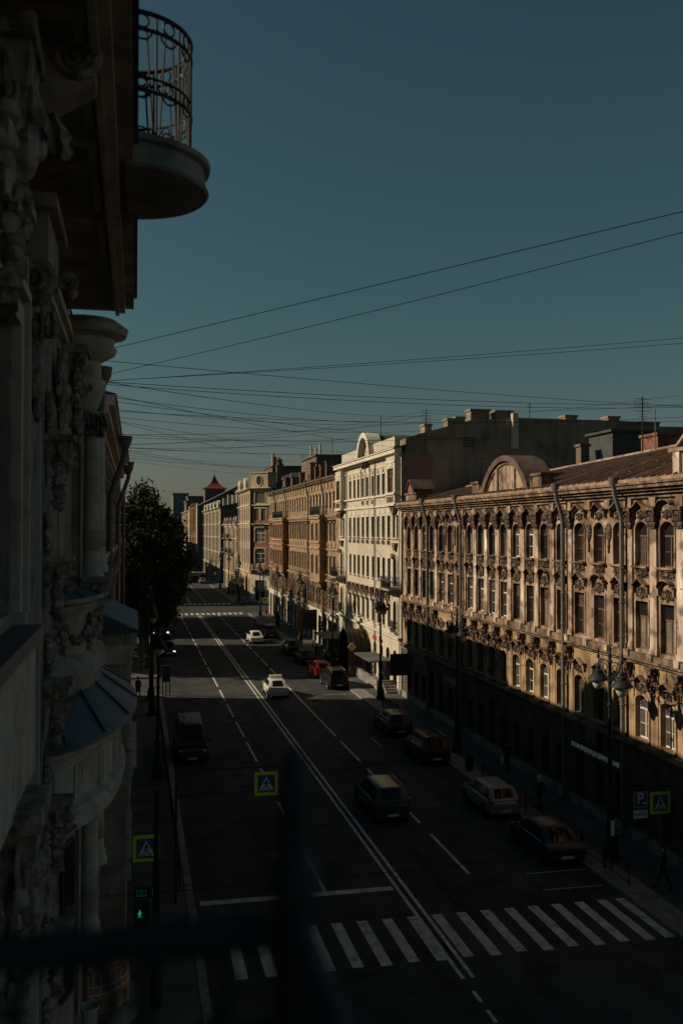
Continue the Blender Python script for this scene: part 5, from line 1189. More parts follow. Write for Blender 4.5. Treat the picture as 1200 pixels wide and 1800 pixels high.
def crossing_sign(x, y, z, label, s=.86, post=None, arm=None, group='pedestrian crossing signs'):
    base = post if post else (x, y, z)
    t = thing('crossing_sign', base, label, 'crossing sign', group)
    crossing_panel(t, T(x, y, z), s)
    if post:
        mb = MB().tube([(post[0], post[1], 0), (post[0], post[1], z + s * .75)], .045, 8)
        if arm: mb.tube([(post[0], post[1], z + s * .68), (arm, y + .04, z + s * .72)], .03, 6); mb.box(x - .03, x + .03, y + .031, y + .05, z + s * .4, z + s * .72)
        mb.build('post', iron, t)
    return t
crossing_sign(4.84, 36.0, 4.43, 'blue crossing sign with a yellow-green border hung over the left lanes', .88, (1.5, 36.2), 5.4)
t = crossing_sign(21.17, 36.0, 2.74, 'blue crossing sign with a yellow-green border at the far right beside the parking sign', .90, (19.0, 36.05), 22.0)
ps = thing('parking_sign', (20.28, 36.0, 2.92), 'blue parking sign with a white hours plate below, right of its post', 'parking sign')
Mp = T(20.28, 35.99, 2.92)
MB().box(-.34, .34, 0, .02, -.36, .36).build('panel', sign_blue, ps, Mp); 
bd = MB()
for a in ((-.31, .31, .30, .315), (-.31, .31, -.315, -.30)): bd.box(a[0], a[1], -.004, -.001, a[2], a[3])
for a in (-.31, .295): bd.box(a, a + .015, -.004, -.001, -.30, .30)
bd.build('border', sign_white, ps, Mp)
arrow_text('P', .62, sign_white, ps, Mp @ T(-.02, -.005, .03), bold=.008); MB().box(.08, .26, -.006, -.001, -.17, -.11).build('pictogram', sign_white, ps, Mp)
MB().box(-.32, .32, 0, .02, -.76, -.42).build('plate', sign_white, ps, Mp); arrow_text('8.00-20.00', .125, sign_black, ps, Mp @ T(0, -.004, -.60))
MB().tube([(-1.26, .06, -.3), (.3, .05, -.3)], .02, 6).build('bracket', iron, ps, Mp)
MB().box(18.93, 19.07, 35.93, 35.99, 1.55, 2.15).build('notice', sign_white, t)
# half hidden crossing sign on the left pavement and its traffic light
crossing_sign(.36, 30.8, 4.0, 'dark crossing sign half hidden behind the left columns', .82, (.62, 31.0))
tl = thing('traffic_light', (.35, 29.2, .13), 'pedestrian traffic light showing a green walking figure and a countdown', 'traffic light')
Mt = T(.35, 29.2, .13)
MB().tube([(.35, .12, 0), (.35, .12, 3.6)], .055, 8).build('pole', iron, tl, Mt)
MB().box(-.36, .28, -.1, .1, 2.95, 3.30).build('timer_box', board_dark, tl, Mt); MB().box(-.38, .08, -.1, .1, 2.05, 2.85).build('signal_box', board_dark, tl, Mt)
green_on = mat('lit_green_signal', [(.0, .1, .06)], .4, emit=(.05, 1.0, .62, .25)); green_dim = mat('lit_timer', [(.0, .05, .04)], .4, emit=(.06, .9, .62, .045))
seg = MB()
def digit(ox, segs):
    D = {'a': (0, .1, .19, .205), 'b': (.09, .105, .10, .19), 'c': (.09, .105, .01, .09), 'd': (0, .1, -.005, .01), 'e': (-.005, .01, .01, .09), 'f': (-.005, .01, .10, .19), 'g': (.01, .09, .093, .107)}
    for s in segs: a = D[s]; seg.box(ox + a[0], ox + a[1], -.112, -.105, 3.03 + a[2], 3.03 + a[3])
digit(-.28, 'bcdef'); digit(-.12, 'bcdef'); digit(.08, 'bc'); seg.build('timer_digits', green_dim, tl, Mt)
gf = MB(); cxg, czg = -.19, 2.5; GS = .62
gf.add([(cxg + GS * .035 * math.cos(i * .6), -.11, czg + GS * (.16 + .035 * math.sin(i * .6))) for i in range(11)], [tuple(range(11))])
for a, b, w in (((0, .12), (0, -.02), .07), ((0, -.02), (-.07, -.15), .04), ((0, -.02), (.07, -.15), .04), ((0, .10), (-.09, .0), .03), ((0, .10), (.09, .03), .03)):
    dx, dz = b[0] - a[0], b[1] - a[1]; L = math.hypot(dx, dz); nx, nz = -dz / L * w / 2, dx / L * w / 2
    nx, nz = nx * GS, nz * GS; a = (a[0] * GS, a[1] * GS); b = (b[0] * GS, b[1] * GS)
    gf.xz([(cxg + a[0] + nx, czg + a[1] + nz), (cxg + b[0] + nx, czg + b[1] + nz), (cxg + b[0] - nx, czg + b[1] - nz), (cxg + a[0] - nx, czg + a[1] - nz)], -.112, -.105)
gf.build('green_figure', green_on, tl, Mt)
# far crossings: pairs of signs on masts, priority diamonds, parking signs
for (x, y, z, px, lab) in ((17.9, 176, 4.6, 19.2, 'small far crossing sign over the right lane at the cross street, left of a pair'), (19.1, 176, 4.6, 19.3, 'small far crossing sign at the cross street, right of a pair'), (21.2, 158.5, 2.2, 21.2, 'far crossing sign low on a post in front of the red brick corner'), (17.6, 246, 5.2, 18.9, 'tiny distant crossing sign past the low tan building'), (11.2, 318, 5.5, 9.2, 'tiny distant yellow sign over the street beyond the second cross street')):
    crossing_sign(x, y, z, lab, .95, (px, y + .2))
def diamond(x, y, z, lab):
    t = thing('priority_sign', (x, y, 0), lab, 'priority sign', 'orange priority diamonds')
    r = .42; MB().xz([(x - r, z), (x, z - r), (x + r, z), (x, z + r)], y, y + .02).build('border', sign_white, t); r = .33
    MB().xz([(x - r, z), (x, z - r), (x + r, z), (x, z + r)], y - .006, y - .001).build('field', sign_orange, t); MB().tube([(x, y + .05, 0), (x, y + .05, z + .5)], .035, 6).build('post', iron, t)
diamond(19.9, 88, 2.98, 'orange and white priority diamond in front of the arched canopy'); diamond(19.2, 238, 3.2, 'small distant priority diamond by the grey block'); diamond(21.3, 165, 1.9, 'far priority diamond by the red brick corner')
def park_sign(x, y, z, lab):
    t = thing('parking_sign', (x, y, 0), lab, 'parking sign'); M = T(x, y, z)
    MB().box(-.36, .36, 0, .02, -.36, .36).build('panel', sign_blue, t, M); arrow_text('P', .6, sign_white, t, M @ T(0, -.004, 0), bold=.008)
    MB().box(-.34, .34, 0, .02, -.72, -.42).build('plate', board_dark, t, M); MB().tube([(x, y + .05, 0), (x, y + .05, z + .5)], .035, 6).build('post', iron, t)
park_sign(20.9, 108.5, 3.1, 'blue parking sign by the brown advertising board'); park_sign(20.4, 128, 3.9, 'blue parking sign farther along before the brown building')
t = thing('traffic_light', (18.7, 248, 0), 'tiny distant traffic light showing red beside the far right kerb', 'traffic light'); MB().tube([(18.7, 248, 0), (18.7, 248, 6.2)], .07, 6).build('pole', iron, t); MB().box(18.5, 18.9, 247.85, 248.1, 5.2, 6.3).build('signal_box', board_dark, t); MB().blob((18.7, 247.83, 6.0), (.17, .04, .17), None, 0, 10, 6).build('red_lamp', brake_on, t)
# no-entry style round dark sign seen from behind, far corner
t = thing('round_sign', (19.4, 178, 0), 'round dark sign on a post before the red brick corner', 'road sign'); MB().add([(19.4 + .42 * math.cos(i * .4), 178, 3.3 + .42 * math.sin(i * .4)) for i in range(16)], [tuple(range(16))]).build('disc', board_dark, t); MB().tube([(19.4, 178.05, 0), (19.4, 178.05, 3.7)], .04, 6).build('post', iron, t)
# boards
t = thing('sign_board', (20.95, 75, 2.4), 'dark sign board with a brown lower strip jutting out beside the cream building', 'sign board')
MB().box(20.17, 21.75, 75, 75.16, 2.62, 3.93).build('panel', board_dark, t); MB().box(20.17, 21.75, 74.98, 75.18, 2.18, 2.615).build('lower_strip', wood, t); MB().box(21.75, 21.9, 75.05, 75.1, 2.9, 3.0).box(21.75, 21.9, 75.05, 75.1, 3.6, 3.7).build('bracket', iron, t)
ln = MB()
for i, w in enumerate((.9, .7, 1.0)): ln.box(20.4, 20.4 + w, 74.99, 74.998, 3.5 - .2 * i, 3.53 - .2 * i)
ln.build('faint_lines', mat('faint_grey', [(.10, .11, .11)], .7), t)
t = thing('advertising_board', (19.9, 112, 0), 'large brown advertising board on posts on the pavement before the brown building', 'advertising board')
MB().box(18.75, 21.1, 112, 112.3, 2.1, 4.5).build('frame', wood, t); MB().box(19.3, 21.0, 111.98, 111.997, 2.35, 4.3).build('poster', board_dark, t); MB().tube([(19.3, 112.15, 0), (19.3, 112.15, 2.1)], .06, 6).tube([(20.6, 112.15, 0), (20.6, 112.15, 2.1)], .06, 6).build('posts', iron, t)
# shop lettering and its square emblem on the pink building
ss = thing('shop_sign', (XF - .2, 43, 3.3), 'line of white shop lettering and a square emblem low on the pink building', 'shop sign')
MB().box(XF - .16, XF - .075, 40.3, 45.6, 2.86, 3.44).build('fascia', board_dark, ss)
Ms = T(XF - .165, 42.95, 3.13) @ RZ(-math.pi / 2)
tx = arrow_text('МАГАЗИН ПРОДУКТОВ ДЛЯ ЗДОРОВОГО ПИТАНИЯ', .30, mat('sign_letters', [(.75, .75, .74)], .5, emit=(.8, .8, .8, .035)), ss, Ms, bold=.004)
wdt = max(v.co.x for v in tx.data.vertices) - min(v.co.x for v in tx.data.vertices)
for v in tx.data.vertices: v.co.x *= 4.9 / wdt
em = T(XF - .30, 43.0, 4.0) @ RZ(-math.pi / 2)
MB().box(-.62, .62, 0, .14, -.5, .55).build('emblem_panel', board_dark, ss, em)
eg = MB()
for (x, z, r_, a_, b_) in ((-.3, .26, .13, .8, 5.6), (.02, .28, .13, 0, 6.28), (.32, .24, .13, 2, 7.2), (-.3, -.1, .14, 0, 6.28), (.0, -.12, .15, .6, 5.4), (.3, -.1, .14, 3.4, 8.6)): eg.ring((x, -.01, z), r_, .022, 'y', 16, 5, a_, b_)
for x in (-.44, -.15, .16, .45): eg.box(x - .012, x + .012, -.02, -.002, -.3, .42)
eg.build('emblem_curls', mat('emblem_grey', [(.22, .22, .21)], .6), ss, em)
s2 = thing('shop_sign', (XF - .2, 64, 3.6), 'faint pale lettering over a door at the far half of the pink building', 'shop sign')
MB().box(XF - .14, XF - .075, 61.6, 66.4, 3.0, 3.7).build('fascia', board_dark, s2)
ln = MB()
for i in range(9): ln.box(XF - .15, XF - .141, 62.0 + .46 * i, 62.3 + .46 * i, 3.2, 3.5)
ln.build('faint_letters', mat('faint_letters', [(.3, .27, .25)], .7), s2)
t = thing('shop_sign', (XF - .3, 34.9, 2), 'vertical red neon-like lettering beside a door at the right edge', 'shop sign')
MB().box(XF - .2, XF - .1, 35.2, 35.9, .9, 2.2).build('panel', board_dark, t); rn = MB()
for k in range(4): rn.ring((XF - .22, 35.55, 1.15 + .27 * k), .11, .018, 'x', 12, 5)
rn.build('letters', mat('red_letters', [(.45, .07, .04)], .5), t)

# ------------------------------------------------------------------ pavement structures before the cream building
k = thing('entrance_kiosk', (20.8, 83, .13), 'basement entrance with a flat grey roof, granite wall and steps beside the cream building', 'entrance')
MB().box(19.75, 21.75, 80.2, 86.2, 2.55, 2.68).build('roof', roof_grey, k)
MB().box(20.45, 20.75, 80.6, 88.8, .13, .95).box(20.45, 20.75, 88.5, 88.8, .951, 1.05).build('low_wall', granite, k)
ps_ = MB()
for y in (80.4, 83.2, 86.0): ps_.tube([(19.95 if False else 20.6, y, .9), (20.6, y, 2.55)], .04, 6)
ps_.build('post', iron, k)
for i in range(5): MB().box(20.8, 21.85, 78.6 + .36 * i, 78.95 + .36 * i, .13, .13 + .17 * (i + 1)).build('step', granite, k)
MB().tube([(20.85, 78.6, 1.1), (20.85, 80.6, 1.9)], .025, 6).tube([(20.85, 78.6, .13), (20.85, 78.6, 1.1)], .02, 6).tube([(20.85, 80.6, .5), (20.85, 80.6, 1.9)], .02, 6).build('handrail', iron, k)
MB().box(20.9, 21.6, 80.5, 80.56, .9, 1.9).build('menu_board', board_dark, k)
c = thing('arched_canopy', (20.8, 91, 0), 'dark arched glass canopy with metal ribs over a cafe entrance of the cream building', 'canopy')
V = [(91 + 2.3 * math.cos(math.pi * i / 14), 2.35 + 2.0 * math.sin(math.pi * i / 14)) for i in range(15)]
gl = MB(); gl.add([(19.8, y, z) for y, z in V] + [(21.88, y, z) for y, z in V], [(i, i + 1, 16 + i, 15 + i) for i in range(14)], True)
gl.box(19.8, 21.88, 88.69, 88.72, .13, 2.35).box(19.8, 21.88, 93.28, 93.31, .13, 2.35); gl.build('glass', mat('smoked_glass', [(.022, .020, .018), (.04, .034, .03)], .35, 2, spec=.2), c)
for x in (19.8, 20.3, 20.8, 21.3, 21.8): MB().tube([(x, 93.35, .13)] + [(x, y + (.03 if y > 91 else -.03), z + .02) for y, z in V] + [(x, 88.65, .13)], .04, 6).build('rib', pipe_m if x < 20 else fr_brown, c)
MB().tube([(19.8, 88.66, 2.35), (21.8, 88.66, 2.35)], .03, 6).tube([(19.8, 89.0, 3.35), (21.8, 89.0, 3.35)], .025, 6).build('purlin', fr_brown, c)
MB().box(19.85, 21.86, 88.60, 88.66, .13, 1.1).build('front_panel', wood, c)
ivy = MB()
for i in range(420):
    p = Vector((R_.uniform(19.95, 21.5), R_.uniform(96.2, 99.8), R_.uniform(.4, 2.2 + .8 * R_.random()))); u = Vector((R_.gauss(0, 1), R_.gauss(0, 1), R_.gauss(0, 1))).normalized() * .14; w_ = u.orthogonal().normalized() * .11
    ivy.quad(p - u, p + w_, p + u, p - w_)
t = thing('planter_hedge', (20.7, 98, .13), 'dark planter hedge screening the cafe terrace', 'hedge'); ivy.build('foliage', leaf1, t); MB().box(19.95, 21.5, 96.2, 99.8, .13, .6).build('planter', board_dark, t)
t = thing('cafe_awning', (20.5, 102, 0), 'flat grey cafe awning on posts in the shade at the end of the cream building', 'awning')
MB().box(19.0, 21.8, 96.5, 103.0, 2.75, 2.85).build('roof', roof_grey, t); pm = MB()
for x, y in ((19.1, 96.6), (19.1, 99.7), (19.1, 102.9)): pm.tube([(x, y, .13), (x, y, 2.75)], .04, 6)
pm.build('posts', iron, t)
t = thing('information_stand', (2.55, 82.3, 0), 'tall dark information stand on three legs at the left kerb in the sunlit strip', 'stand'); MB().box(2.2, 2.9, 82.2, 82.32, 1.15, 2.55).build('panel', board_dark, t)
for x in (2.25, 2.55, 2.85): MB().tube([(x, 82.26, 0), (x, 82.26, 1.2)], .05, 6).build('leg', iron, t)
def bin_(x, y, lab):
    t = thing('litter_bin', (x, y, .13), lab, 'litter bin'); MB().lathe([(.2, 0), (.26, .75), (.28, .78), (.22, .8), (.2, .5)], (0, 0, 0), 12).build('bucket', sign_red if y > 140 else iron, t, T(x, y, .13)); MB().tube([(0, .28, 0), (0, .28, .95)], .03, 6).build('post', iron, t, T(x, y, .13))
bin_(20.9, 156.5, 'small red bin at the far corner of the brown building'); bin_(18.8, 52.5, 'dark litter bin by the right kerb behind the silver hatchback')
# pedestrian guard rails along the kerbs
def guard_mesh():
    f = MB().tube([(0, 0, 0), (0, 0, 1.05)], .03, 6).tube([(0, 1.96, 0), (0, 1.96, 1.05)], .03, 6).tube([(0, 0, 1.0), (0, 1.96, 1.0)], .022, 6).tube([(0, 0, .18), (0, 1.96, .18)], .018, 6)
    b = MB()
    for i in range(13): b.tube([(0, .15 + .138 * i, .18), (0, .15 + .138 * i, 1.0)], .009, 4)
    return f.mesh('frame', iron), b.mesh('infill_bars', iron)
gm_ = guard_mesh()
def guard(x, y, lab, grp):
    t = thing('guard_rail', (x, y, .13), lab, 'guard rail', grp); put('frame', gm_[0], t, T(x, y, .13)); put('infill_bars', gm_[1], t, T(x, y, .13))['kind'] = 'stuff'
for i in range(8): guard(18.75, 34.2 + 2.02 * i, ORD[i] + ' dark iron guard rail section on the right kerb, counted from the crossing', 'guard rail sections on the right kerb')
for i in range(3): guard(18.75, 66.0 + 2.02 * i, ORD[i] + ' guard rail section beyond the parked dark cars on the right pavement', 'guard rail sections by the parked cars')
for i in range(16): guard(2.02 - .28, 38.0 + 2.02 * i, ORD[i] + ' dark guard rail section on the left kerb, counted from the crossing', 'guard rail sections on the left kerb')

# ------------------------------------------------------------------ vehicles
ST = {'sedan': dict(L=4.5, W=1.78, H=1.46, hb=.92, g=(.10, .24, .56, .75), rails=False), 'hatch': dict(L=4.15, W=1.76, H=1.5, hb=.94, g=(.015, .10, .58, .78), rails=False),
      'suv': dict(L=4.6, W=1.86, H=1.7, hb=1.04, g=(.015, .08, .58, .77), rails=True), 'wagon': dict(L=4.5, W=1.78, H=1.52, hb=.95, g=(.015, .10, .57, .76), rails=True), 'van': dict(L=5.2, W=1.95, H=2.15, hb=1.15, g=(.008, .02, .70, .86), rails=True)}
def car(label, x, y, style, col, rz=0.0, lit=False, group=None, name='parked_car', cat='car', z=0.0, lights=False):
    s = ST[style]; L, W, H, hb = s['L'], s['W'], s['H'], s['hb']; w = W / 2; g = s['g']; van = style == 'van'
    t = thing(name, (x, y, z), label, cat, group, rz); M = wm(t); P = paint(*col)
    B = MB(); st = [(0, .84, .44, hb - .16), (.02, .93, .30, hb - .05), (.07, .97, .25, hb), (.25, 1, .22, hb + .01), (.5, 1, .21, hb), (g[3] - .01, 1, .21, hb - .01), (g[3] + .08, .985, .22, hb - .07), (.93, .95, .24, hb - .17), (.975, .88, .29, hb - .27), (1, .78, .40, hb - .38)]
    if style == 'sedan': st[1] = (.015, .93, .30, hb - .10); st[2] = (.06, .96, .25, hb - .03)
    pts = []
    for f, kw, zb, zt in st:
        yy = (f - .5) * L; ww = w * kw; zm = zb + (zt - zb) * .62
        half = [(ww * .80, zb), (ww * .97, zb + .10), (ww, zm - .12), (ww * .985, zm), (ww * .95, zt - .05), (ww * .88, zt)]
        pts += [(a, yy, c) for a, c in half] + [(-a, yy, c) for a, c in reversed(half)]
    n = 12; fs = [(i * n + k_, i * n + (k_ + 1) % n, (i + 1) * n + (k_ + 1) % n, (i + 1) * n + k_) for i in range(len(st) - 1) for k_ in range(n)]
    fs += [tuple(range(n)), tuple(range((len(st) - 1) * n, len(st) * n))]
    B.add(pts, fs, True); me = B.mesh('body', P); me.set_sharp_from_angle(angle=rad(32)); bo = put('body', me, t, M)
    yy = lambda f: (f - .5) * L
    wb, wr = w * .90, w * .70; zr = H - .03; zb_ = hb - .03
    # painted cabin lofted over the belt line, with the glass set on it a few millimetres proud
    def top(f):
        if f <= g[1]: t_ = (f - g[0]) / (g[1] - g[0])
        elif f >= g[2]: t_ = (g[3] - f) / (g[3] - g[2])
        else: return 1.0 + .022 * math.sin(math.pi * (f - g[1]) / (g[2] - g[1]))
        return max(0, t_)
    def sec(f):
        t_ = top(f); h_ = (zr - zb_) * t_; k_ = min(1, t_); a_ = wb + (wr - wb) * k_
        ww = wb + (wr - wb) * k_
        return [(wb, zb_), (wb + (ww - wb) * .5, zb_ + h_ * .5), (ww + .015, zb_ + h_ * .90), (ww - .05, zb_ + h_ * .985), (ww * .55, zb_ + h_ + .012), (0, zb_ + h_ + .02)]
    fsn = [g[0], g[0] + (g[1] - g[0]) * .5, g[1], g[1] + .04, (g[1] * 2 + g[2]) / 3, (g[1] + g[2] * 2) / 3, g[2] - .03, g[2], (g[2] + g[3]) / 2, g[3]]
    cp = []
    for f in fsn: s_ = sec(f); cp += [(a_, yy(f), c_) for a_, c_ in s_] + [(-a_, yy(f), c_) for a_, c_ in reversed(s_[:-1])]
    R = MB(); R.add(cp, [(i * 11 + k_, i * 11 + k_ + 1, (i + 1) * 11 + k_ + 1, (i + 1) * 11 + k_) for i in range(len(fsn) - 1) for k_ in range(10)], True)
    me = R.mesh('cabin', P); me.set_sharp_from_angle(angle=rad(55)); put('cabin', me, t, M)
    def slope(f0, f1, u0, u1, kx):                       # glass on the rear or front slope
        P0 = Vector((0, yy(f0), zb_)); P1 = Vector((0, yy(f1), zr)); d = P1 - P0; n_ = Vector((0, -d.z, d.y)).normalized()
        if n_.z < 0: n_ = -n_
        v = []
        for u in (u0, (u0 + u1) / 2, u1):
            c_ = P0 + d * u + n_ * .022; a_ = (wb + (wr - wb) * u) * kx
            v += [c_ + Vector((x_ * a_, 0, 0)) - n_ * (.03 * abs(x_) ** 3) for x_ in (-1, -.5, 0, .5, 1)]
        return v
    gls = MB()
    v = slope(g[0], g[1], .20 if style != 'sedan' else .12, .90, .86); gls.add(v, [(r_ * 5 + k_, r_ * 5 + k_ + 1, r_ * 5 + k_ + 6, r_ * 5 + k_ + 5) for r_ in (0, 1) for k_ in range(4)], True); gls.build('rear_window', car_glass, t, M)
    gls = MB(); v = slope(g[3], g[2], .08, .93, .90); gls.add(v, [(r_ * 5 + k_, r_ * 5 + k_ + 1, r_ * 5 + k_ + 6, r_ * 5 + k_ + 5) for r_ in (0, 1) for k_ in range(4)], True); gls.build('windscreen', car_glass, t, M)
    for sx in (-1, 1):
        gs_ = MB()
        def sp_(f, u): return (sx * (wb + (wr - wb) * u + .014), yy(f), zb_ + (zr - zb_) * u)
        m_ = g[0] + (g[3] - g[0]) * .46
        for f0, f1, lo_, hi_ in ((g[0] + (g[3] - g[0]) * (.20 if style != 'sedan' else .16), m_ - .008, .12, .86), (m_ + .008, g[3] - (g[3] - g[2]) * .22, .12, .86)):
            fa = max(f0, g[0] + (g[1] - g[0]) * hi_ + .02); fb = min(f1, g[3] - (g[3] - g[2]) * hi_ - .01)
            gs_.add([sp_(f0, lo_), sp_(f1, lo_), sp_(fb, hi_), sp_(fa, hi_)], [(0, 1, 2, 3)])
        if style != 'sedan': f0, f1 = g[0] + (g[1] - g[0]) * .55 + .02, g[0] + (g[3] - g[0]) * .18; gs_.add([sp_(f0, .2), sp_(f1, .15), sp_(f1, .84), sp_(max(f0, g[1]) + .01, .80)], [(0, 1, 2, 3)])
        gs_.build('side_window', car_glass, t, M)
        sm = MB()
        for f in (g[0] + (g[3] - g[0]) * .18, m_): sm.box(sx * w * .995 - .006, sx * w * .995 + .006, yy(f) - .006, yy(f) + .006, .34, hb - .06)
        sm.box(sx * w * 1.0 - .008, sx * w * 1.0 + .008, yy(.27), yy(.72), .26, .36); sm.build('door_seams', black_trim, t, M)
    rw = .33 if style != 'suv' else .36
    for sx in (-1, 1):
        for f in (.185, .81):
            Mw = M @ T(sx * (w - .11), yy(f), rw) @ Matrix.Rotation(math.pi / 2 * sx, 4, 'Y')
            MB().lathe([(rw + .055, -.05), (rw + .055, .127)], (0, 0, 0), 18).lathe([(0, .122), (rw + .055, .122)], (0, 0, 0), 18).build('wheel_arch', black_trim, t, Mw)
            wo = MB().lathe([(rw * .66, .0), (rw * .66, .13), (rw * .9, .14), (rw, .11), (rw, -.1)], (0, 0, 0), 18).build('wheel', rubber, t, Mw)
            rm = MB().lathe([(0, .115), (rw * .2, .125), (rw * .2, .10), (rw * .64, .12), (rw * .67, .13)], (0, 0, 0), 14)
            rm.build('rim', alloy, wo, Mw)
        MB().box(sx * w * .94 - .02, sx * w * .94 + .02, yy(g[3]) - .3, yy(g[3]) - .2, hb - .02, hb + .04).blob((sx * (w + .07), yy(g[3]) - .24, hb + .08), (.10, .07, .08)).build('mirror', P if not van else black_trim, t, M)
        tall = style in ('suv', 'hatch', 'wagon', 'van')
        MB().box(sx * w * .80 - .09, sx * w * .80 + .11, yy(0) - .015 + (.02 if tall else .03), yy(.05), hb - (.30 if tall else .26), hb - (.04 if tall else .12)).build('tail_light', brake_on if lit else tail_red, t, M)
        if tall: MB().box(sx * w * .86 - .05, sx * w * .86 + .04, yy(.0) + .02, yy(.035), hb - .04, hb + .16).build('tail_light', brake_on if lit else tail_red, t, M)
        MB().blob((sx * w * .70, yy(.975), hb - .36), (.18, .10, .085), None, 0, 10, 6).build('headlight', head_on if lights else head_off, t, M)
    MB().box(-w * .86, w * .86, yy(0) - .05, yy(.03), .33, .52).build('rear_bumper', P if style in ('sedan', 'hatch') else black_trim, t, M)
    MB().box(-w * .74, w * .74, yy(.985), yy(1) + .03, .30, .46).box(-w * .42, w * .42, yy(.975), yy(1) + .012, .52, .62).build('grille', black_trim, t, M)
    MB().box(-.27, .27, yy(0) - .056, yy(0) - .051 + (0 if style in ('sedan', 'hatch') else 0), .40, .51).build('rear_plate', plate_m, t, M); MB().box(-.27, .27, yy(1) + .031, yy(1) + .038, .34, .45).build('front_plate', plate_m, t, M)
    if s['rails'] :
        for sx in (-1, 1): MB().tube([(sx * wr * .9, yy(g[1] + .03), H - .03), (sx * wr * .9, yy(g[1] + .05), H + .04), (sx * wr * .9, yy(g[2] - .06), H + .05), (sx * wr * .9, yy(g[2] - .03), H - .03)], .022, 6).build('roof_rail', alloy, t, M)
    return t, M
white = ('white', (.62, .62, .60)); blk = ('black', (.012, .013, .015)); navy = ('navy', (.018, .03, .05)); red_ = ('red', (.42, .035, .022)); silver = ('silver', (.26, .275, .285), .3, .3, .2); dgrey = ('dark_grey', (.04, .042, .045)); olive = ('slate', (.055, .064, .070), .3, .3, .1); teal = ('teal', (.02, .08, .085))
car('white sedan driving away in a sunlit stretch of the right lanes', 14.55, 119.0, 'sedan', white, name='car')
car('dark estate car in front of the white sedan, near the kerb', 17.1, 124.5, 'suv', dgrey, name='car')
tt, M = car('white taxi with a roof light and a greenish boot driving away by the double line', 11.62, 80.8, 'sedan', white, lit=False, name='taxi', cat='taxi')
MB().box(-.52, .52, -.38, .02, 1.52, 1.70).build('roof_light', mat('taxi_light', [(.62, .56, .40)], .5), tt, M); MB().box(-.46, .46, -.40, -.381, 1.55, 1.67).build('roof_light_panel', sign_white, tt, M)
lime = mat('taxi_stripe', [(.50, .50, .10)], .4)
for sx in (-1, 1): MB().box(sx * .895 - .004, sx * .895 + .004, -1.0, .9, .52, .70).build('side_stripe', lime, tt, M)
MB().box(-.70, .70, -2.12, -1.75, .902, .908).build('boot_panel', mat('taxi_green', [(.20, .30, .20)], .35), tt, M)
car('bright red hatchback parked at the right kerb in the sun', 17.3, 90.3, 'hatch', red_)
car('black off-road car with red tail lamps parked just right of the red hatchback', 17.4, 84.1, 'suv', blk)
car('dark blue wagon with a pale roof rack parked in the shade nearest the sunlit strip', 17.45, 64.4, 'wagon', navy)
car('black estate with roof bars parked behind the dark blue wagon', 17.45, 56.6, 'suv', blk)
car('slate grey off-road car driving away in the dark right lane', 11.98, 46.4, 'suv', olive, name='car')
car('silver hatchback parked at the right kerb in the shade', 17.45, 45.7, 'hatch', silver)
car('dark sedan parked nearest the crossing on the right', 17.5, 39.2, 'sedan', navy)
car('black car parked in tree shade behind the red hatchback, nearer of two', 17.5, 99.6, 'wagon', blk); car('black car parked in tree shade behind the red hatchback, farther of two', 17.3, 107.0, 'suv', blk)
tv, M = car('dark delivery van with a white roof rack parked on the left facing us', 3.35, 60.3, 'van', dgrey, math.pi, name='van', cat='van')
rk = MB()
for i in range(7): rk.box(-.62, .62, -1.75 + .42 * i, -1.68 + .42 * i, 2.26, 2.30)
for x in (-.64, -.2, .2, .6): rk.box(x, x + .04, -1.8, .95, 2.305, 2.345)
rk.build('roof_rack', fr_white, tv, M)
car('dark car with lit headlamps coming towards us on the left, nearer one', 2.95 + .6, 109.5, 'sedan', dgrey, math.pi, lights=True, name='car'); car('dark car without lights following between the headlamp cars on the left', 3.5, 116, 'wagon', dgrey, math.pi, name='car')
car('small distant pale car at the right before the second cross street', 17.0, 252, 'sedan', silver, name='car'); car('small distant dark car beside the pale one far along the street', 15.8, 262, 'suv', blk, name='car'); car('tiny distant dark car waiting beyond the pale one at the right', 18.2, 268, 'suv', blk, name='car')
# bus with two bright headlamps under the trees
bs = thing('bus', (3.15, 131, 0), 'teal bus with two bright headlamps half hidden under the trees', 'bus', None, math.pi); M = wm(bs)
MB().box(-1.2, 1.2, -5.5, 5.5, .35, 1.5).build('body', paint(*teal), bs, M); MB().box(-1.17, 1.17, -5.45, 5.45, 1.503, 2.55).build('windows', car_glass, bs, M); MB().box(-1.2, 1.2, -5.5, 5.5, 2.553, 3.0).build('roof', paint(*teal), bs, M)
for sx in (-1, 1):
    MB().blob((sx * .95, 5.5, .75), (.14, .06, .12), None, 0, 10, 6).build('headlight', head_on, bs, M)
    for yw in (-3.2, 3.2): MB().lathe([(.0, .13), (.46, .13), (.46, -.13)], (0, 0, 0), 18).build('wheel', rubber, bs, M @ T(sx * 1.1, yw, .46) @ Matrix.Rotation(math.pi / 2 * sx, 4, 'Y'))

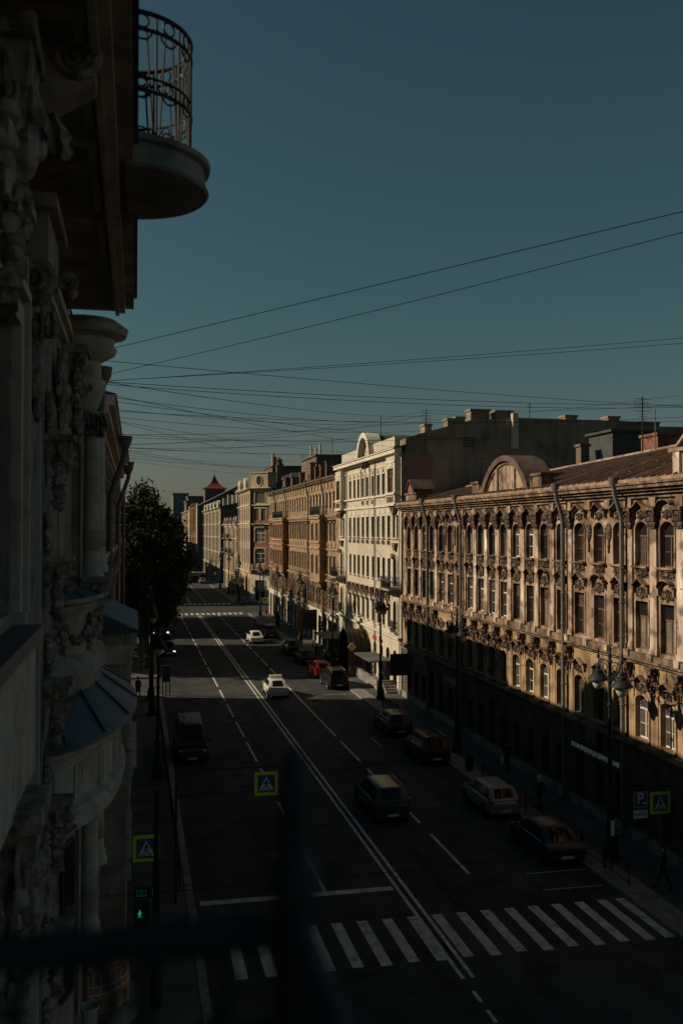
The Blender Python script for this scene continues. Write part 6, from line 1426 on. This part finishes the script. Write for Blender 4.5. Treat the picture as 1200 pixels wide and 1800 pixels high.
# ------------------------------------------------------------------ people
def body_mesh(pose):
    """one skinned body; pose gives the joints in metres for a 1.7 m figure facing +y"""
    J = pose['J']; E = pose['E']; Rr = pose['R']; names = list(J)
    me = bpy.data.meshes.new('body'); me.from_pydata([J[n_] for n_ in names], [(names.index(a), names.index(b)) for a, b in E], [])
    ob = bpy.data.objects.new('tmp', me); COL.objects.link(ob); ob.modifiers.new('s', 'SKIN'); sub = ob.modifiers.new('u', 'SUBSURF'); sub.levels = 1
    for i, n_ in enumerate(names): me.skin_vertices[0].data[i].radius = (Rr[n_], Rr[n_]); me.skin_vertices[0].data[i].use_root = (n_ == 'pelvis')
    dg = bpy.context.evaluated_depsgraph_get(); out = bpy.data.meshes.new_from_object(ob.evaluated_get(dg)); bpy.data.objects.remove(ob); return out
def pose(step=.0, arm=.0, sit=False):
    J = {'pelvis': (0, 0, .93), 'waist': (0, 0, 1.08), 'chest': (0, .01, 1.28), 'neck': (0, .01, 1.44), 'head0': (0, .02, 1.52), 'head1': (0, .035, 1.63)}; E = [('pelvis', 'waist'), ('waist', 'chest'), ('chest', 'neck'), ('neck', 'head0'), ('head0', 'head1')]
    R = {'pelvis': .14, 'waist': .12, 'chest': .14, 'neck': .055, 'head0': .075, 'head1': .085}
    for s, n_ in ((-1, 'l'), (1, 'r')):
        k_ = s * step
        J.update({n_ + 'hip': (s * .09, 0, .88), n_ + 'knee': (s * .10, k_ * .5 + .04, .50), n_ + 'ankle': (s * .10, k_ - (.06 if k_ < 0 else 0), .09), n_ + 'toe': (s * .11, k_ + .15, .04),
                  n_ + 'sh': (s * .18, 0, 1.39), n_ + 'el': (s * .24, -s * arm * .5 - .03, 1.12), n_ + 'wr': (s * .25, -s * arm + .03, .90), n_ + 'hand': (s * .25, -s * arm + .06, .80)})
        E += [('pelvis', n_ + 'hip'), (n_ + 'hip', n_ + 'knee'), (n_ + 'knee', n_ + 'ankle'), (n_ + 'ankle', n_ + 'toe'), ('chest', n_ + 'sh'), (n_ + 'sh', n_ + 'el'), (n_ + 'el', n_ + 'wr'), (n_ + 'wr', n_ + 'hand')]
        R.update({n_ + 'hip': .10, n_ + 'knee': .062, n_ + 'ankle': .045, n_ + 'toe': .04, n_ + 'sh': .062, n_ + 'el': .045, n_ + 'wr': .034, n_ + 'hand': .036})
    if sit:
        for s, n_ in ((-1, 'l'), (1, 'r')): J.update({n_ + 'knee': (s * .11, .36, .86 - .18 * (s > 0)), n_ + 'ankle': (s * .11, .22, .46 - .22 * (s > 0)), n_ + 'toe': (s * .11, .36, .42 - .22 * (s > 0)), n_ + 'el': (s * .27, .22, 1.2), n_ + 'wr': (s * .25, .42, 1.1), n_ + 'hand': (s * .25, .5, 1.08)}); 
        for n_ in ('chest', 'neck', 'head0', 'head1'): a = J[n_]; J[n_] = (a[0], a[1] + (a[2] - .93) * .35, a[2] - .04)
        for n_ in ('lsh', 'rsh'): a = J[n_]; J[n_] = (a[0], .16, a[2] - .04)
    return dict(J=J, E=E, R=R)
BM = {'walk': body_mesh(pose(.24, .2)), 'stand': body_mesh(pose(.04, .03)), 'ride': body_mesh(pose(0, 0, True))}
skin = mat('skin', [(.42, .26, .19), (.48, .30, .22)], .6, 9)
def person(x, y, rz, kind, top, legs, hair, label, z=.13, h=1.0, coat=None, bag=None, group=None, M_=None):
    t = thing('person', (x, y, z), label, 'person', group, rz); t.matrix_basis = t.matrix_basis @ Matrix.Scale(h, 4); M = wm(t)
    me = BM[kind].copy(); me.materials.clear()
    for m in (skin, cloth(top), cloth(legs), cloth((.02, .018, .016))): me.materials.append(m)
    for p in me.polygons:
        c_ = p.center; p.use_smooth = True
        if c_.z > 1.47: i = 0
        elif kind != 'ride' and c_.z < .12: i = 3
        elif (abs(c_.x) > .19 and c_.z < .92 and kind != 'ride'): i = 0
        elif c_.z < .95 and (kind != 'ride' or c_.y < .45): i = 2
        else: i = 1
        p.material_index = i
    put('body', me, t, M)
    J = pose(0, 0, kind == 'ride')['J']; hd = Vector(J['head1'])
    MB().blob(hd + Vector((0, -.025, .03)), (.098, .105, .11), None, 0, 12, 8).blob(hd + Vector((0, -.07, -.07)), (.08, .05, .12), None, 0, 10, 6).build('hair', cloth(hair), t, M)
    MB().blob(hd + Vector((0, .092, -.02)), (.014, .02, .02)).build('nose', skin, t, M)
    if coat: MB().lathe([(.23, .52), (.21, .8), (.165, 1.08), (.19, 1.28), (.15, 1.42), (.07, 1.46)], (0, 0, 0), 14).build('coat', cloth(coat), t, M)
    if bag: MB().frust((.30, .05), (.05, .13), (.06, .16), .42, .72).tube([(.30, -.06, .72), (.27, .05, .86), (.30, .16, .72)], .008, 5).build('bag', cloth(bag), t, M)
    return t
dk = (.02, .022, .028)
person(.24, 81.0, 2.9, 'walk', (.05, .07, .12), (.35, .24, .18), (.02, .015, .012), 'woman in a blue coat walking across the sunlit strip on the left pavement', coat=(.05, .075, .13))
person(19.5, 44.3, .2, 'walk', (.03, .032, .036), (.04, .045, .055), (.55, .55, .53), 'white-haired pedestrian walking on the dark right pavement by the guard rail')
person(20.9, 52.0, 3.0, 'walk', (.04, .04, .045), dk, (.08, .06, .05), 'dark dressed pedestrian with a white bag near the silver hatchback', bag=(.6, .6, .58))
person(19.95, 33.7, 1.2, 'walk', (.03, .035, .045), dk, (.03, .025, .02), 'dark dressed pedestrian walking at the right edge by the crossing')
person(21.6, 34.6, 2.4, 'walk', (.035, .04, .05), (.05, .05, .055), dk, 'second dark pedestrian beside the wall at the right edge')
for i, (x, y, r_, tp, lb) in enumerate(((20.4, 139, 3.0, (.06, .05, .05), 'far pedestrian on the right pavement before the brown building'), (20.6, 207, 3.1, (.55, .40, .08), 'tiny far pedestrian in a yellow top near the tan corner building'), (20.2, 205, .1, (.35, .3, .28), 'tiny far pedestrian beside the one in yellow'), (19.6, 178, 3, (.5, .5, .5), 'tiny far pedestrian in a pale top waiting at the cross street'), (18.9, 100.5, .3, (.12, .11, .11), 'pedestrian in shade beside the parked black cars'), (19.3, 97.5, 3.1, (.3, .3, .3), 'pedestrian in a pale shirt in the shade by the cafe terrace'), (12.8, 321, 1.6, (.3, .3, .3), 'tiny distant pedestrian on the far crossing'))):
    person(x, y, r_, 'walk', tp, dk, dk, lb)
def bike(x, y, rz, label, z, motor=False):
    t = thing('motorcycle' if motor else 'bicycle', (x, y, z), label, 'motorcycle' if motor else 'bicycle', None, rz); M = wm(t)
    for yw in (-.52, .52): w_ = MB().ring((0, yw, .34), .32, .045 if motor else .02, 'x', 20, 6).build('wheel', rubber, t, M)
    f = MB().tube([(0, -.52, .34), (0, -.2, .82), (0, .35, .85), (0, .52, .34)], .025, 6).tube([(0, -.2, .82), (0, -.05, .32), (0, .38, .8)], .022, 6).tube([(0, -.52, .34), (0, -.05, .32)], .018, 6); 
    if motor: f.blob((0, 0, .62), (.16, .42, .2)).box(-.12, .12, -.6, .0, .76, .86)
    f.build('frame', iron, t, M); MB().tube([(-.28, .42, 1.06), (0, .36, 1.02), (.28, .42, 1.06)], .016, 6).tube([(0, .36, .85), (0, .36, 1.02)], .016, 6).build('handlebar', iron, t, M)
    MB().blob((0, -.22, .9), (.09, .13, .04)).build('saddle', black_trim, t, M)
    if motor: MB().box(-.08, .08, -.66, -.61, .72, .80).build('tail_light', brake_on, t, M)
bike(19.5, 114.3, .05, 'bicycle ridden along the right pavement in the sun', .13); person(19.5, 114.05, .05, 'ride', (.34, .05, .05), dk, (.03, .025, .02), 'cyclist in a red top riding along the right pavement')
bike(15.9, 126.5, 0, 'motorcycle with a lit red tail lamp between the white sedan and the dark estate', 0, True); person(15.9, 126.25, 0, 'ride', dk, dk, (.5, .5, .5), 'motorcyclist with a white helmet between the white sedan and the dark estate', z=0)

# ------------------------------------------------------------------ overhead cables (world ends, sag), roof masts
CB = [((-1.25, 23.17, 18.09), (22.4, 1.26, 20.7), 0.0), ((-1.25, 28.16, 18.34), (22.4, 2.47, 21.42), 0.25), ((-1.25, 24.49, 18.25), (26.06, 42.0, 20.0), 0.1), ((-1.25, 29.4, 18.42), (25.6, 30.2, 21.6), 0.1), ((-1.25, 32.1, 18.85), (25.6, 29.3, 21.2), 0.1),
      ((-1.25, 30.09, 18.55), (27.3, 44.0, 20.38), 0.2), ((-1.25, 30.55, 18.54), (28.55, 46.0, 20.55), 0.3), ((-1.25, 27.73, 18.23), (24.08, 76.0, 23.48), 0.4), ((-1.25, 34.61, 18.83), (26.61, 84.0, 21.23), 0.3), ((-1.25, 33.28, 18.54), (21.69, 78.0, 23.12), 0.3),
      ((-1.25, 40.98, 19.06), (24.24, 77.0, 23.02), 0.4), ((-1.25, 42.64, 19.18), (27.3, 44.0, 19.76), 0.4), ((-1.25, 47.2, 19.3), (24.0, 100.0, 22.23), 0.3), ((-1.25, 46.82, 19.26), (19.86, 120.0, 22.63), 0.2), ((-1.25, 53.24, 19.16), (23.95, 78.0, 23.22), 0.3),
      ((-1.25, 52.35, 18.95), (24.57, 60.0, 20.29), 0.3), ((-1.25, 62.13, 19.17), (24.45, 90.0, 22.95), 0.3), ((-1.25, 61.79, 19.2), (23.52, 98.0, 22.0), 0.2), ((-1.25, 67.73, 19.2), (23.0, 150.0, 24.77), 0.3), ((-3, 150.0, 18.9), (22.6, 160.0, 23.15), 0.3),
      ((24.1, 78.0, 23.36), (32.27, 52.0, 22.16), 0.2), ((24.1, 78.0, 24.0), (34.74, 56.0, 21.04), 0.25), ((24.1, 79, 24.3), (29.79, 48.0, 20.96), 0.2), ((23.44, 78.0, 20.35), (37.2, 60.0, 18.61), 0.15),
      ((-1.25, 72, 19.4), (22.2, 128, 22.6), .3), ((-1.25, 75, 19.5), (22.2, 112, 21.4), .3), ((-1.25, 78, 19.6), (22.3, 146, 22.4), .3), ((-1.25, 58, 18.7), (22.3, 116, 21.2), .4), ((-1.25, 66, 19.6), (22.3, 98, 21.9), .2), ((-1.25, 50, 18.9), (22.3, 92, 23.1), .3), ((-1.25, 37, 18.9), (25.0, 66, 20.6), .3), ((-1.25, 44, 19.1), (24.5, 72, 22.0), .5), ((-1.25, 60, 19.0), (22.3, 138, 23.0), .4), ((-1.25, 55, 18.8), (24.2, 79, 23.9), .6), ((-1.25, 64, 19.5), (24.2, 79, 24.2), .5), ((-1.25, 70, 19.6), (24.4, 97, 24.0), .4),
      ((-1.25, 30, 5.6), (21.9, 33, 8.2), .5), ((-1.25, 26, 4.4), (21.9, 31, 3.4), .3), ((-1.25, 40, 7.0), (21.9, 46, 7.4), .4)]
names_ = ['topmost overhead cable climbing to the right edge of the sky', 'second cable below the topmost one, climbing to the right edge']
for i, (a, b, sg) in enumerate(CB):
    A_, B_ = Vector(a), Vector(b); pts = []
    for k_ in range(15):
        t_ = k_ / 14; p = A_.lerp(B_, t_); p.z -= sg * 4 * t_ * (1 - t_); pts.append(p)
    o = put('overhead_cable', MB().tube(pts, .0085 if i < 5 or i >= 36 else .0105, 5).mesh('overhead_cable', cable_m)); 
    tag(o, names_[i] if i < 2 else (ORD[i - 36] + ' low thin cable over the dark road, counted up from the crossing' if i >= 36 else (ORD[i - 24] + ' faint far cable low in the sky above the brown roof' if i >= 24 else ORD[i - 20] + ' short cable from the cream building mast over the pink roof' if 20 <= i < 24 else ORD[i] + ' thin black sky cable, counted down the left building from the topmost one')), 'cable', 'cables across the street' if i < 20 or 24 <= i < 36 else ('cables over the pink roof' if i < 24 else 'low cables near the crossing'))
def mast(x, y, z0, z1, label, arms=3, w=.5):
    t = thing('roof_mast', (x, y, z0), label, 'antenna'); MB().tube([(x, y, z0), (x, y, z1)], .035, 6).build('pole', iron, t); m = MB()
    for k_ in range(arms): z = z1 - .15 - .22 * k_; m.tube([(x - w, y, z), (x + w, y, z)], .014, 4); m.tube([(x, y - w * .6, z), (x, y + w * .6, z)], .012, 4)
    m.build('crossbars', iron, t)
mast(24.3, 78.6, 21.8, 24.4, 'cable mast at the front edge of the cream building roof', 5, .4); mast(33.8, 78.6, 23.5, 25.2, 'thin mast with guy wires on the firewall roof', 2, .3); mast(44.7, 78.6, 23, 24.6, 'cable mast on the firewall roof at the right', 5, .45)
mast(36.0, 62, 16, 21.0, 'thin tall mast standing on the rusty roof', 1, .2); mast(27.0, 47.5, 17, 21.3, 'tall mast with crossbars on the pink building roof', 4, .5); mast(27.2, 42.3, 17, 20.6, 'slim antenna on the rusty roof ridge near the right edge', 2, .35); mast(25.2, 97.5, 21, 26.0, 'very thin antenna above the cream building', 1, .15); mast(26.0, 101, 20.5, 24.4, 'short antenna behind the brown building ridge', 3, .5); mast(25.9, 150, 20, 26.0, 'antenna cluster above the brown building', 4, .5)
mast(24.8, 121, 20.5, 25.8, 'white panel antenna stand behind the brown roof', 2, .3)
